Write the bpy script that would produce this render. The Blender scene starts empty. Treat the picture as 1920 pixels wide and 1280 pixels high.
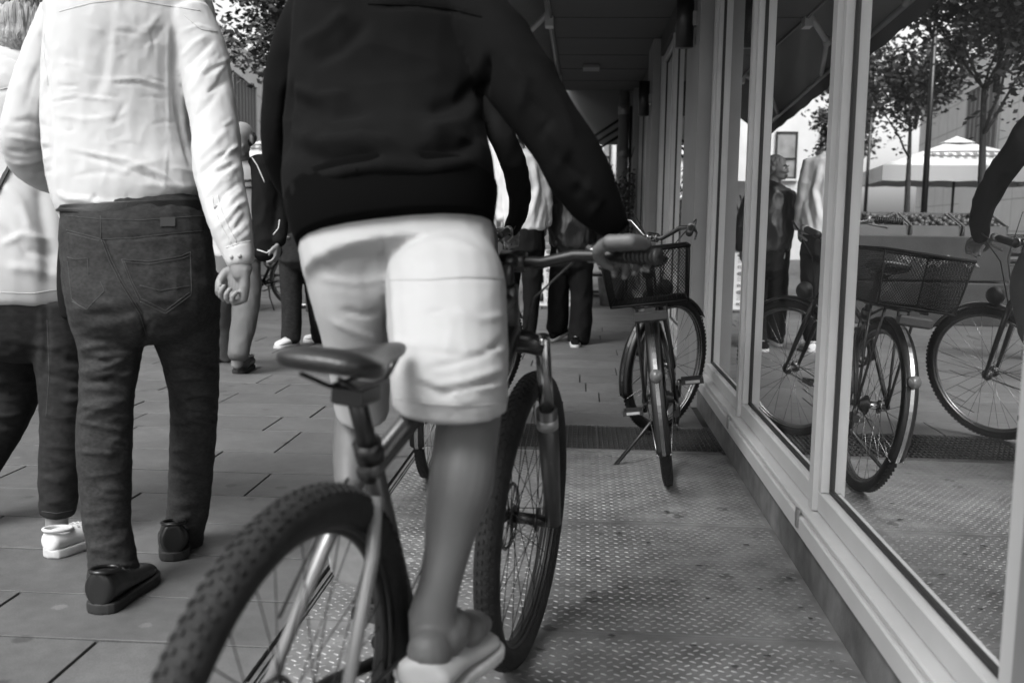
import bpy, bmesh, math, random
import numpy as np
from mathutils import Vector, Matrix, noise
from mathutils.bvhtree import BVHTree
random.seed(7)
R = math.radians
S = bpy.context.scene
COL = S.collection
# ------------------------------------------------------------------ camera
FPX = 1867.0                       # focal length in photo pixels (35 mm lens on 36 mm film)
CAMH = 1.06
VPX, VPY, ROLL = 1090.0, 413.0, R(1.3)
d_c = Vector((VPX-960, 640-VPY, FPX)).normalized()      # street direction in (right, up, forward)
u_c = Vector((math.sin(ROLL), math.cos(ROLL), 0)); u_c = (u_c - d_c*u_c.dot(d_c)).normalized()
x_c = u_c.cross(d_c); x_c = -x_c if x_c.x < 0 else x_c
CR = Vector((x_c.x, d_c.x, u_c.x)); CU = Vector((x_c.y, d_c.y, u_c.y)); CF = Vector((x_c.z, d_c.z, u_c.z))
CAM = Vector((0, 0, CAMH))
cd = bpy.data.cameras.new('camera'); co = bpy.data.objects.new('camera', cd); COL.objects.link(co)
co.matrix_world = Matrix(((CR.x, CU.x, -CF.x, 0), (CR.y, CU.y, -CF.y, 0), (CR.z, CU.z, -CF.z, CAMH), (0, 0, 0, 1)))
cd.lens = 35; cd.sensor_width = 36; cd.clip_start = 0.05; cd.clip_end = 400
cd.dof.use_dof = True; cd.dof.focus_distance = 3.9; cd.dof.aperture_fstop = 3.8
S.camera = co
# ------------------------------------------------------------------ world and sun
SUN_EL, SUN_AZ = R(52), R(215)     # azimuth from +Y clockwise: behind the camera, to the left
w = bpy.data.worlds.new('World'); S.world = w; w.use_nodes = True
nt = w.node_tree; nt.nodes.clear()
sky = nt.nodes.new('ShaderNodeTexSky'); sky.sky_type = 'NISHITA'; sky.sun_disc = False
sky.sun_elevation = SUN_EL; sky.sun_rotation = SUN_AZ; sky.air_density = 1.0; sky.dust_density = 4.0; sky.ozone_density = 0.0
bw = nt.nodes.new('ShaderNodeRGBToBW'); bg = nt.nodes.new('ShaderNodeBackground'); out = nt.nodes.new('ShaderNodeOutputWorld')
bg.inputs[1].default_value = 0.15
nt.links.new(sky.outputs[0], bw.inputs[0]); nt.links.new(bw.outputs[0], bg.inputs[0]); nt.links.new(bg.outputs[0], out.inputs[0])
sd = bpy.data.lights.new('sun', 'SUN'); sd.energy = 1.0; sd.angle = R(25); sd.color = (1, 1, 1)
so = bpy.data.objects.new('sun', sd); COL.objects.link(so)
sdir = Vector((math.sin(SUN_AZ)*math.cos(SUN_EL), math.cos(SUN_AZ)*math.cos(SUN_EL), math.sin(SUN_EL)))
so.rotation_euler = (-sdir).to_track_quat('-Z', 'Y').to_euler()
S.view_settings.view_transform = 'Standard'; S.view_settings.look = 'None'; S.view_settings.exposure = 1.35; S.view_settings.gamma = 1

# ------------------------------------------------------------------ projection helpers
def ray(px, py):
    return (CF*FPX + CR*(px-960) + CU*(640-py)).normalized()
def W(px, py, Y):
    r = ray(px, py); return CAM + r*(Y/r.y)
def G(px, py, z=0.0):
    r = ray(px, py); return CAM + r*((z-CAMH)/r.z)
def ppm(P):
    return FPX/max(0.05, (P-CAM).dot(CF))
_cr, _cu, _cf = np.array(CR), np.array(CU), np.array(CF)
def proj(co_):
    q = co_ - np.array(CAM); d = q@_cf
    return np.stack([960+FPX*(q@_cr)/d, 640-FPX*(q@_cu)/d], 1)

# ------------------------------------------------------------------ materials
MATS = {}
def mat(name, v, rough=0.7, metal=0.0, var=0.0, vscale=8.0, bump=0.0, bscale=60.0, spec=0.5, stretch=(1,1,1), island=0.0, spots=0.0, sheen=0.0, coat=0.0, bdist=0.004, blotch=0.0, wr=0.0, wrs=9.0, gum=0.0):
    if name in MATS: return MATS[name]
    v *= .84
    m = bpy.data.materials.new(name); m.use_nodes = True; MATS[name] = m
    n = m.node_tree; b = n.nodes['Principled BSDF']; L = n.links.new
    b.inputs['Base Color'].default_value = (v, v, v, 1); b.inputs['Roughness'].default_value = rough
    b.inputs['Metallic'].default_value = metal; b.inputs['Specular IOR Level'].default_value = spec
    if coat: b.inputs['Coat Weight'].default_value = coat; b.inputs['Coat Roughness'].default_value = 0.1
    tc = n.nodes.new('ShaderNodeTexCoord'); mp = n.nodes.new('ShaderNodeMapping'); mp.inputs['Scale'].default_value = stretch
    L(tc.outputs['Object'], mp.inputs[0])
    val = None
    def mul(a, fac_out, lo, hi):
        mr = n.nodes.new('ShaderNodeMapRange'); mr.inputs[1].default_value = 0.3; mr.inputs[2].default_value = 0.7
        mr.inputs[3].default_value = lo; mr.inputs[4].default_value = hi; L(fac_out, mr.inputs[0])
        mm = n.nodes.new('ShaderNodeMath'); mm.operation = 'MULTIPLY'; L(mr.outputs[0], mm.inputs[1])
        if a is None: mm.inputs[0].default_value = v
        else: L(a, mm.inputs[0])
        return mm.outputs[0]
    if var:
        t = n.nodes.new('ShaderNodeTexNoise'); t.inputs['Scale'].default_value = vscale; t.inputs['Detail'].default_value = 6; L(mp.outputs[0], t.inputs[0])
        val = mul(val, t.outputs[0], 1-var, 1+var)
    if blotch:
        t = n.nodes.new('ShaderNodeTexNoise'); t.inputs['Scale'].default_value = vscale*0.18; t.inputs['Detail'].default_value = 4; L(mp.outputs[0], t.inputs[0])
        val = mul(val, t.outputs[0], 1-blotch, 1+blotch*0.5)
    if spots:
        t = n.nodes.new('ShaderNodeTexNoise'); t.inputs['Scale'].default_value = 260; t.inputs['Detail'].default_value = 2; L(mp.outputs[0], t.inputs[0])
        val = mul(val, t.outputs[0], 1-spots, 1+spots)
    if gum:
        for sc_, th, lo in ((5.5,.028,1-gum),(3.1,.022,1+gum*1.2)):
            vo = n.nodes.new('ShaderNodeTexVoronoi'); vo.inputs['Scale'].default_value = sc_; dn = n.nodes.new('ShaderNodeTexNoise'); dn.inputs['Scale'].default_value = 30
            L(tc.outputs['Object'], dn.inputs[0]); va = n.nodes.new('ShaderNodeVectorMath'); va.operation = 'MULTIPLY_ADD'; va.inputs[1].default_value = (.02,.02,.02); L(dn.outputs[1], va.inputs[0]); L(tc.outputs['Object'], va.inputs[2]); L(va.outputs[0], vo.inputs[0])
            mr = n.nodes.new('ShaderNodeMapRange'); mr.inputs[1].default_value = th*sc_*.7; mr.inputs[2].default_value = th*sc_; mr.inputs[3].default_value = lo; mr.inputs[4].default_value = 1; L(vo.outputs[0], mr.inputs[0])
            mm = n.nodes.new('ShaderNodeMath'); mm.operation = 'MULTIPLY'; L(mr.outputs[0], mm.inputs[1]); L(val, mm.inputs[0]); val = mm.outputs[0]
    if island:
        g = n.nodes.new('ShaderNodeNewGeometry'); mr = n.nodes.new('ShaderNodeMapRange'); mr.inputs[3].default_value = 1-island; mr.inputs[4].default_value = 1+island
        L(g.outputs['Random Per Island'], mr.inputs[0]); mm = n.nodes.new('ShaderNodeMath'); mm.operation = 'MULTIPLY'; L(mr.outputs[0], mm.inputs[1])
        if val is None: mm.inputs[0].default_value = v
        else: L(val, mm.inputs[0])
        val = mm.outputs[0]
    if val is not None:
        c = n.nodes.new('ShaderNodeCombineColor'); [L(val, c.inputs[i]) for i in range(3)]; L(c.outputs[0], b.inputs['Base Color'])
    if bump:
        t = n.nodes.new('ShaderNodeTexNoise'); t.inputs['Scale'].default_value = bscale; t.inputs['Detail'].default_value = 4; L(mp.outputs[0], t.inputs[0])
        bp = n.nodes.new('ShaderNodeBump'); bp.inputs['Strength'].default_value = bump; bp.inputs['Distance'].default_value = bdist
        L(t.outputs[0], bp.inputs['Height']); L(bp.outputs[0], b.inputs['Normal'])
    if wr:
        t2 = n.nodes.new('ShaderNodeTexNoise'); t2.noise_type = 'RIDGED_MULTIFRACTAL'; t2.inputs['Scale'].default_value = wrs; t2.inputs['Detail'].default_value = 3; t2.inputs['Distortion'].default_value = 0.6; L(mp.outputs[0], t2.inputs[0])
        b2 = n.nodes.new('ShaderNodeBump'); b2.inputs['Strength'].default_value = wr; b2.inputs['Distance'].default_value = 0.006; L(t2.outputs[0], b2.inputs['Height'])
        if bump: L(bp.outputs[0], b2.inputs['Normal'])
        L(b2.outputs[0], b.inputs['Normal'])
    if sheen: b.inputs['Sheen Weight'].default_value = sheen
    return m
def glass(name='pane_glass', ior=1.66, tint=0.8):
    if name in MATS: return MATS[name]
    m = bpy.data.materials.new(name); m.use_nodes = True; MATS[name] = m; n = m.node_tree; n.nodes.clear(); L = n.links.new
    o = n.nodes.new('ShaderNodeOutputMaterial'); mx = n.nodes.new('ShaderNodeMixShader'); f = n.nodes.new('ShaderNodeFresnel'); f.inputs[0].default_value = ior
    g = n.nodes.new('ShaderNodeBsdfGlossy'); g.inputs['Roughness'].default_value = 0.0; g.inputs[0].default_value = (1, 1, 1, 1)
    t = n.nodes.new('ShaderNodeBsdfTransparent'); t.inputs[0].default_value = (tint, tint, tint, 1)
    tc = n.nodes.new('ShaderNodeTexCoord'); ns = n.nodes.new('ShaderNodeTexNoise'); ns.inputs['Scale'].default_value = 1.3; ns.inputs['Detail'].default_value = 0
    bp = n.nodes.new('ShaderNodeBump'); bp.inputs['Strength'].default_value = 0.05; bp.inputs['Distance'].default_value = 0.01
    L(tc.outputs['Object'], ns.inputs[0]); L(ns.outputs[0], bp.inputs['Height']); L(bp.outputs[0], g.inputs['Normal'])
    L(f.outputs[0], mx.inputs[0]); L(t.outputs[0], mx.inputs[1]); L(g.outputs[0], mx.inputs[2])
    # dust and smears, added as a pale haze that veils the reflections
    df = n.nodes.new('ShaderNodeBsdfDiffuse'); df.inputs[0].default_value = (.5,.5,.5,1); m2 = n.nodes.new('ShaderNodeMixShader'); sn = n.nodes.new('ShaderNodeTexNoise'); sn.inputs['Scale'].default_value = 3.5; sn.inputs['Detail'].default_value = 7
    mp = n.nodes.new('ShaderNodeMapping'); mp.inputs['Scale'].default_value = (1,1,.35); L(tc.outputs['Object'], mp.inputs[0]); L(mp.outputs[0], sn.inputs[0])
    mr = n.nodes.new('ShaderNodeMapRange'); mr.inputs[1].default_value = .35; mr.inputs[2].default_value = .75; mr.inputs[3].default_value = .008; mr.inputs[4].default_value = .07; L(sn.outputs[0], mr.inputs[0])
    L(mr.outputs[0], m2.inputs[0]); L(mx.outputs[0], m2.inputs[1]); L(df.outputs[0], m2.inputs[2]); L(m2.outputs[0], o.inputs[0])
    return m
M_glass = glass('pane_glass',1.5,.88); M_glass2 = glass('inner_pane_glass',1.42,.88)
M_frame = mat('aluminium_frame', 0.5, 0.42, 0.0, var=0.06, vscale=5, bump=0.05, bscale=200, blotch=0.15)
M_frame_dark = mat('rubber_gasket', 0.012, 0.6)
M_plinth = mat('plinth_concrete', 0.13, 0.8, var=0.3, vscale=14, bump=0.3, bscale=90, blotch=0.5)
M_pillar = mat('painted_pillar', 0.24, 0.6, var=0.1, vscale=3, bump=0.15, bscale=120)
M_pave = mat('paving_slab', 0.104, 0.62, var=0.12, vscale=22, bump=0.35, bscale=320, island=0.13, spots=0.16, blotch=0.2, bdist=0.002, gum=.4)
M_ground = mat('joint_sand', 0.02, 0.95, var=0.3, vscale=30, bump=0.3)
M_plate = mat('tread_plate_steel', 0.26, 0.36, 0.45, var=0.35, vscale=9, bump=0.12, bscale=150, blotch=0.32, gum=.55)
M_bar = mat('polished_bar_steel', 0.42, 0.3, 0.6, var=0.25, vscale=7, blotch=0.5)
M_steel = mat('worn_steel', 0.3, 0.35, 0.8, var=0.2, vscale=20)
M_grate = mat('grate_steel', 0.09, 0.5, 0.6, var=0.2)
M_pit = mat('dark_pit', 0.008, 0.9)
M_ceil = mat('ceiling_board', 0.07, 0.7, var=0.08, vscale=2)
M_fascia = mat('fascia_render', 0.16, 0.8, var=0.1, vscale=3, bump=0.1)
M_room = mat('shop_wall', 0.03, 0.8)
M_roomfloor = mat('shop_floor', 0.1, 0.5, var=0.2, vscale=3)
M_white = mat('white_paint', 0.72, 0.6, var=0.04, vscale=3)
M_stone = mat('stone_cladding', 0.6, 0.7, var=0.06, vscale=2, bump=0.1)
M_slat = mat('dark_louvre', 0.09, 0.5, var=0.1)
M_wglass = mat('window_dark', 0.05, 0.15)
M_awn = mat('awning_canvas', 0.22, 0.9, var=0.05, vscale=2)
M_canvas = mat('parasol_canvas', 0.85, 0.9, var=0.04, vscale=3)
M_black = mat('black_paint', 0.012, 0.4, var=0.1)
M_rubber = mat('tyre_rubber', 0.016, 0.75, bump=0.4, bscale=150, var=0.3, vscale=30, spec=0.3)
M_blackmetal = mat('black_metal', 0.015, 0.35, 0.2)
M_plastic = mat('black_plastic', 0.02, 0.5)
M_chrome = mat('polished_metal', 0.27, 0.25, 0.95)
M_silver = mat('silver_paint', 0.32, 0.4, 0.5)
M_bark = mat('tree_bark', 0.05, 0.9, var=0.3, vscale=25, bump=0.6, bscale=40)
M_leaf = mat('tree_leaf', 0.06, 0.6, island=0.45, spec=0.3)
M_leafd = mat('shrub_leaf', 0.045, 0.6, island=0.45, spec=0.3)  # darker leaf tone for the potted shrub
M_skin = mat('skin', 0.24, 0.5, var=0.07, vscale=20, bump=0.08, bscale=200, spec=0.35)
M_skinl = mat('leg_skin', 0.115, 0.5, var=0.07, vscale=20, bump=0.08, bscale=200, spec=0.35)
M_hair = mat('grey_hair', 0.36, 0.55, var=0.22, vscale=40, bump=1.0, bscale=60, stretch=(3,3,0.35), spec=0.4, bdist=0.01)
M_dhair = mat('dark_hair', 0.025, 0.5, var=0.5, vscale=40, bump=0.8, bscale=60, stretch=(3,3,0.5))
M_bhair = mat('blonde_hair', 0.22, 0.5, var=0.5, vscale=40, bump=0.8, bscale=60, stretch=(3,3,0.5))
M_shirt = mat('cotton_shirt', 0.52, 0.85, bump=0.25, bscale=900, bdist=0.001, var=0.03, vscale=12, sheen=0.1, wr=0.35, wrs=7)
M_denim = mat('dark_denim', 0.035, 0.9, bump=0.5, bscale=700, bdist=0.001, var=0.3, vscale=90, blotch=0.2, spec=0.2, stretch=(1,1,1.6), wr=0.5, wrs=9)
M_denim2 = mat('black_denim', 0.021, 0.9, bump=0.4, bscale=500, bdist=0.001, var=0.3, vscale=40, spec=0.2, stretch=(1,1,1.6), wr=0.4, wrs=9)
M_stitch = mat('stitching', 0.06, 0.8)
M_belt = mat('belt_leather', 0.006, 0.45, bump=0.2, bscale=200)
M_jacket = mat('jacket_fabric', 0.0045, 0.95, bump=0.3, bscale=500, bdist=0.001, var=0.15, vscale=20, spec=0.1)
M_rib = mat('jacket_rib', 0.0025, 0.95, spec=0.05)
M_shorts = mat('shorts_cotton', 0.37, 0.85, bump=0.2, bscale=800, bdist=0.001, var=0.03, vscale=12, wr=0.3, wrs=6)
M_leather = mat('black_leather', 0.012, 0.32, bump=0.3, bscale=200, bdist=0.001)
M_sole = mat('dark_sole', 0.015, 0.7)
M_sneak = mat('white_sneaker', 0.62, 0.6, var=0.06, vscale=30)
M_wsole = mat('sneaker_sole', 0.5, 0.6, var=0.15, vscale=30)
M_trous = mat('grey_trousers', 0.12, 0.85, bump=0.2, bscale=200, var=0.1, wr=.7, wrs=8)
M_sweat = mat('pale_sweater', 0.6, 0.9, bump=0.3, bscale=400, bdist=0.001)
M_blackcloth = mat('black_cloth', 0.006, 0.85, spec=0.15, bump=0.3, bscale=60)
M_eye = mat('eye_dark', 0.015, 0.1)
M_eyew = mat('eye_white', 0.6, 0.2)
M_lip = mat('lip', 0.13, 0.5)
M_poster = mat('poster_white', 0.75, 0.6)
M_ink = mat('poster_ink', 0.03, 0.6)
M_inkg = mat('poster_grey', 0.2, 0.6)
M_box = mat('stall_dark_wood', 0.025, 0.7, var=0.3, vscale=6, bump=0.2)
M_crate = mat('cardboard_crate', 0.11, 0.8, var=0.1)
M_fruit = mat('produce', 0.05, 0.5, island=0.5)

# ------------------------------------------------------------------ mesh builder
class MB:
    def __init__(s): s.v = []; s.f = []; s.sm = []; s.x = None
    def add(s, vs, fs, smooth=False):
        o = len(s.v)
        for p in vs:
            p = Vector(p); s.v.append(tuple(s.x @ p) if s.x is not None else tuple(p))
        s.f += [tuple(i+o for i in f) for f in fs]; s.sm += [smooth]*len(fs); return s
    def box(s, a, b, bev=0.0):
        x0, y0, z0 = a; x1, y1, z1 = b
        if x0 > x1: x0, x1 = x1, x0
        if y0 > y1: y0, y1 = y1, y0
        if z0 > z1: z0, z1 = z1, z0
        if not bev:
            vs = [(x0,y0,z0),(x1,y0,z0),(x1,y1,z0),(x0,y1,z0),(x0,y0,z1),(x1,y0,z1),(x1,y1,z1),(x0,y1,z1)]
            return s.add(vs, [(0,3,2,1),(4,5,6,7),(0,1,5,4),(1,2,6,5),(2,3,7,6),(3,0,4,7)])
        e = bev; vs = []
        for z, i in ((z0,e),(z0+e,0),(z1-e,0),(z1,e)):
            vs += [(x0+i+(e if not i else 0)*0,y0+i,z),(x1-i,y0+i,z),(x1-i,y1-i,z),(x0+i,y1-i,z)]
        fs = [(0,3,2,1),(12,13,14,15)]
        for k in range(3):
            for j in range(4): fs.append((4*k+j,4*k+(j+1)%4,4*k+4+(j+1)%4,4*k+4+j))
        return s.add(vs, fs)
    def obox(s, c, ax, ay, az):           # oriented box from half-axis vectors
        c, ax, ay, az = Vector(c), Vector(ax), Vector(ay), Vector(az)
        vs = [c+ax*i+ay*j+az*k for k in (-1,1) for i, j in ((-1,-1),(1,-1),(1,1),(-1,1))]
        return s.add(vs, [(0,3,2,1),(4,5,6,7),(0,1,5,4),(1,2,6,5),(2,3,7,6),(3,0,4,7)])
    def tube(s, pts, r, n=10, closed=False, smooth=True):
        pts = [Vector(p) for p in pts]; m = len(pts)
        rs = r if isinstance(r, (list, tuple)) else [r]*m
        up = None; vs = []
        for i, p in enumerate(pts):
            a = pts[(i-1) % m] if (closed or i > 0) else pts[0]; b = pts[(i+1) % m] if (closed or i < m-1) else pts[-1]
            t = (b-a).normalized()
            if up is None: up = Vector((0,0,1)) if abs(t.z) < 0.9 else Vector((1,0,0))
            e1 = t.cross(up)
            if e1.length < 1e-4: e1 = t.cross(Vector((0.3,1,0.2)))
            e1.normalize(); e2 = e1.cross(t); up = e2
            vs += [p + (e1*math.cos(2*math.pi*k/n)+e2*math.sin(2*math.pi*k/n))*rs[i] for k in range(n)]
        fs = []
        for i in range(m if closed else m-1):
            j = (i+1) % m
            for k in range(n): fs.append((i*n+k, i*n+(k+1)%n, j*n+(k+1)%n, j*n+k))
        if not closed: fs.append(tuple(range(n-1,-1,-1))); fs.append(tuple(range((m-1)*n, m*n)))
        return s.add(vs, fs, smooth)
    def ring(s, c, axis, rad, r, n=48, k=8, a0=0.0, a1=None):
        c, axis = Vector(c), Vector(axis).normalized(); e1 = axis.cross(Vector((0,0,1)))
        if e1.length < 1e-3: e1 = Vector((1,0,0))
        e1.normalize(); e2 = axis.cross(e1)
        if a1 is None: return s.tube([c+(e1*math.cos(2*math.pi*i/n)+e2*math.sin(2*math.pi*i/n))*rad for i in range(n)], r, k, True)
        return s.tube([c+(e1*math.cos(a0+(a1-a0)*i/n)+e2*math.sin(a0+(a1-a0)*i/n))*rad for i in range(n+1)], r, k)
    def cyl(s, a, b, r, n=16, r2=None): return s.tube([a, b], [r, r if r2 is None else r2], n)
    def ell(s, c, r, n=14, m=9, M3=None):
        vs = []; M3 = M3 or Matrix.Identity(3); c = Vector(c)
        for i in range(m+1):
            th = math.pi*i/m
            for j in range(n):
                ph = 2*math.pi*j/n
                vs.append(c + M3 @ Vector((r[0]*math.sin(th)*math.cos(ph), r[1]*math.sin(th)*math.sin(ph), r[2]*math.cos(th))))
        fs = [(i*n+j, (i+1)*n+j, (i+1)*n+(j+1)%n, i*n+(j+1)%n) for i in range(m) for j in range(n)]
        return s.add(vs, fs, True)
    def build(s, name, m, parent=None, bevel=0.0):
        me = bpy.data.meshes.new(name); me.from_pydata(s.v, [], s.f); me.update()
        me.polygons.foreach_set('use_smooth', s.sm)
        o = bpy.data.objects.new(name, me); COL.objects.link(o); me.materials.append(m)
        if parent: attach(o, parent)
        if bevel:
            b = o.modifiers.new('bevel', 'BEVEL'); b.width = bevel; b.segments = 2; b.limit_method = 'ANGLE'
        return o
def attach(o, parent):
    o.parent = parent
    if parent.get('worldverts'): o.matrix_parent_inverse = parent.matrix_basis.inverted()
def tag(o, label=None, cat=None, group=None, kind=None):
    if label: o['label'] = label
    if cat: o['category'] = cat
    if group: o['group'] = group
    if kind: o['kind'] = kind
    return o
def empty(name, loc=(0,0,0), label=None, cat=None, group=None, world=True):
    o = bpy.data.objects.new(name, None); o.empty_display_size = 0.1; COL.objects.link(o); o.location = loc
    if world: o['worldverts'] = 1
    return tag(o, label, cat, group)
def copy_tree(o, parent=None):
    c = o.copy(); COL.objects.link(c)
    if parent: c.parent = parent
    for ch in [x for x in bpy.data.objects if x.parent == o]: copy_tree(ch, c)
    return c
def text_mesh(name, body, size, m, parent, M4, ext=0.001, align='CENTER', squeeze=1.0):
    cu = bpy.data.curves.new(name, 'FONT'); cu.body = body; cu.size = size; cu.extrude = ext; cu.align_x = align; cu.align_y = 'CENTER'
    t = bpy.data.objects.new(name, cu); COL.objects.link(t)
    me = bpy.data.meshes.new_from_object(t.evaluated_get(bpy.context.evaluated_depsgraph_get()))
    bpy.data.objects.remove(t); bpy.data.curves.remove(cu)
    me.transform(M4 @ Matrix.Diagonal((squeeze,1,1,1))); o = bpy.data.objects.new(name, me); COL.objects.link(o); me.materials.clear(); me.materials.append(m)
    if parent: attach(o, parent)
    return o

# ================================================================== SETTING
def structure(o): o['kind'] = 'structure'; return o
PX0, PX1, PY0, PY1 = -0.62, 0.69, 4.60, 5.16          # drain pit
g = MB()
for a, b in (((-60,-15),(60,PY0)), ((-60,PY1),(60,140)), ((-60,PY0),(PX0,PY1)), ((PX1,PY0),(60,PY1))):
    g.add([(a[0],a[1],-0.012),(b[0],a[1],-0.012),(b[0],b[1],-0.012),(a[0],b[1],-0.012)], [(0,1,2,3)])
structure(g.build('ground', M_ground))
pit = MB(); pit.box((PX0,PY0,-0.2),(PX1,PY1,-0.19))
for a, b in (((PX0-.01,PY0-.01,-.2),(PX1+.01,PY0,-.013)), ((PX0-.01,PY1,-.2),(PX1+.01,PY1+.01,-.013)), ((PX0-.01,PY0,-.2),(PX0,PY1,-.013)), ((PX1,PY0,-.2),(PX1+.01,PY1,-.013))): pit.box(a, b)
structure(pit.build('ground_pit', M_pit))
# paving slabs in courses across the street
rng = random.Random(3)
def slab(m, x0, x1, y0, y1, z=0.0, e=0.0009, gap=0.0045):
    x0 += gap; x1 -= gap; y0 += gap; y1 -= gap
    z += rng.uniform(-0.0012, 0.0012); tx = rng.uniform(-.0008,.0008)
    vs = [(x0,y0,-.01),(x1,y0,-.01),(x1,y1,-.01),(x0,y1,-.01),(x0,y0,z-e+tx),(x1,y0,z-e-tx),(x1,y1,z-e-tx),(x0,y1,z-e+tx),
          (x0+e,y0+e,z+tx),(x1-e,y0+e,z-tx),(x1-e,y1-e,z-tx),(x0+e,y1-e,z+tx)]
    m.add(vs, [(0,1,5,4),(1,2,6,5),(2,3,7,6),(3,0,4,7),(4,5,9,8),(5,6,10,9),(6,7,11,10),(7,4,8,11),(8,9,10,11)])
rows = [0.0,0.35,0.7,1.04,1.38,1.73,2.0,2.31,2.60,2.95,3.27,3.62,3.96,4.32,4.77,5.12,5.46,5.8,6.15]
while rows[-1] < 42: rows.append(rows[-1]+0.345)
rows = [-6+0.5*i for i in range(12)] + rows
known = {2.31:[-0.99,-1.55], 2.60:[-0.99], 2.95:[-1.6,-2.0], 3.62:[-1.26], 3.27:[-1.66], 4.32:[-2.2,-1.36], 4.77:[-1.56,-2.3]}
pv = MB(); far_arc = MB()
XL = -0.745
for i in range(len(rows)-1):
    y0, y1 = rows[i], rows[i+1]
    right = XL if y1 < 4.62 else (PX0-0.005 if y1 < 5.2 else 0.66)
    if 4.3 < y0 < 4.8: right = XL if y0 < 4.5 else PX0-0.005
    xs = [right]; kx = sorted(known.get(y0, []), reverse=True)
    x = kx[-1] if kx else right
    xs += [k for k in kx]
    if not kx: x = right - rng.uniform(0.25, 1.1); xs.append(x)
    lim = -14 if y0 < 25 else -22
    while x > lim: x -= rng.choice((0.72,0.9,1.05,1.05,1.2)); xs.append(x)
    for a, b in zip(xs[1:], xs[:-1]): slab(pv, a, b, y0, y1)
structure(pv.build('pavement', M_pave))
# strips around the tread plate and the drain
st = MB()
slab(st, XL, PX0, 4.545, 5.16, e=.002); slab(st, PX0-.0, 0.68, 4.545, 4.595, e=.002)
for k in range(4): pass
structure(st.build('concrete_border', mat('border_concrete', 0.10, 0.75, var=0.15, vscale=20, bump=0.3, bscale=200, spots=0.15)))
# drain grating
gr = MB(); x = PX0+0.012
while x < PX1-0.006: gr.box((x-.0015,PY0+.006,-.03),(x+.0015,PY1-.006,-.002)); x += 0.0245
y = PY0+.06
while y < PY1-.02: gr.box((PX0+.006,y-.0025,-.014),(PX1-.006,y+.0025,-.0035)); y += 0.055
for a, b in (((PX0,PY0,-.03),(PX1,PY0+.006,-.001)), ((PX0,PY1-.006,-.03),(PX1,PY1,-.001)), ((PX0,PY0+.006,-.03),(PX0+.006,PY1-.006,-.001)), ((PX1-.006,PY0+.006,-.03),(PX1,PY1-.006,-.001)), ((0.1,PY0+.006,-.03),(.108,PY1-.006,-.001))): gr.box(a, b)
tag(gr.build('drain_grating', M_grate), 'dark steel drain grating set in the floor behind the tread plates', 'grating')
# tread plates with raised bars, one object per sheet
seams = [-2.0,-0.6,0.58,1.53,2.49,3.45,4.535]
PLX0, PLX1 = XL+0.035, 0.69
hexa = [(-1,0),(-.55,.8),(.55,.8),(1,0),(.55,-.8),(-.55,-.8)]
descr = ['tread plate sheet behind the camera', 'tread plate sheet below the camera', 'tread plate sheet under the cyclist rear wheel, nearest of the floor', 'second tread plate sheet, under the bicycle frame',
         'middle tread plate sheet beside the cyclist front wheel', 'farthest tread plate sheet, touching the parked bicycle rear tyre and the concrete strip']
for k in range(len(seams)-1):
    y0, y1 = seams[k]+.002, seams[k+1]-.002
    p = MB(); p.box((PLX0,y0,-.011),(PLX1,y1,0.0))
    if y1 > 0.6:
        i0 = int(math.ceil((y0+.012)/.022)); i1 = int((y1-.012)/.022)
        for c in range(95):
            cx = PLX0+.012+c*.0155
            if cx > PLX1-.01: break
            for i in range(i0, i1):
                if (i+c) % 2: continue
                cy = i*.022; a = R(28 if c % 2 else -28); L_, w_ = .0096, .0029
                ca, sa = math.cos(a), math.sin(a)
                vs = [(cx+(u*L_)*ca-(q*w_)*sa, cy+(u*L_)*sa+(q*w_)*ca, 0.0) for u, q in hexa]
                vs += [(cx+u*L_*ca, cy+u*L_*sa, .0017) for u in (-.5,.5)]
                p.add(vs, [(0,6,1),(1,6,7,2),(2,7,3),(3,7,4),(4,7,6,5),(5,6,0)], False)
    o = p.build('tread_plate', M_plate); o.data.materials.append(M_bar); o.data.polygons.foreach_set('material_index', [0]*6+[1]*(len(o.data.polygons)-6)); tag(o, descr[k], 'tread plate', 'tread plates of the arcade floor'); 
ed = MB(); ed.box((XL+.012,0,-.011),(XL+.022,4.54,.004)); ed.box((XL+.026,0,-.011),(XL+.031,4.54,.001)); 
tag(ed.build('steel_edging', M_steel), 'long bright steel edge strip between paving slabs and tread plate', 'edging')

# ------------------------------------------------------------------ the arcade building
bl = empty('arcade_building', (0.7,4,0), 'dark arcade shopfront building with tall aluminium framed windows on the right', 'building')
ZC = 2.74; YE = 13.3; XF = 0.72
m = MB(); m.box((-.28,-8,ZC),(6,YE,ZC+.1)); m.build('ceiling', M_ceil, bl)
y = 1.0
while y < YE: m = MB(); m.box((-.27,y-.004,ZC-.004),(.7,y+.004,ZC+.01)); m.build('ceiling_joint', M_black, bl); y += 0.95
m = MB(); m.box((-.30,-8,ZC-.02),(-.28,YE,ZC+.35)); m.box((-.3,-8,ZC+.35),(6,YE+9,ZC+9)); m.build('wall', M_fascia, bl)
m = MB(); m.box((XF-.02,-8,ZC-.16),(XF+.2,YE,ZC-.002)); m.build('lintel', mat('lintel_paint',0.06,0.6), bl)
m = MB(); m.box((.692,-8,-.01),(.9,YE+8,.125), .004); m.build('plinth', M_plinth, bl)
m = MB()
m.box((.675,-3,.127),(.80,5.74,.185),.004); m.box((.685,-3,.187),(.80,5.74,.205),.003)
m.box((.675,6.46,.127),(.80,9.54,.185),.004); m.box((.675,10.26,.127),(.80,13.0,.185),.004)
m.build('sill', M_frame, bl)
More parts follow.
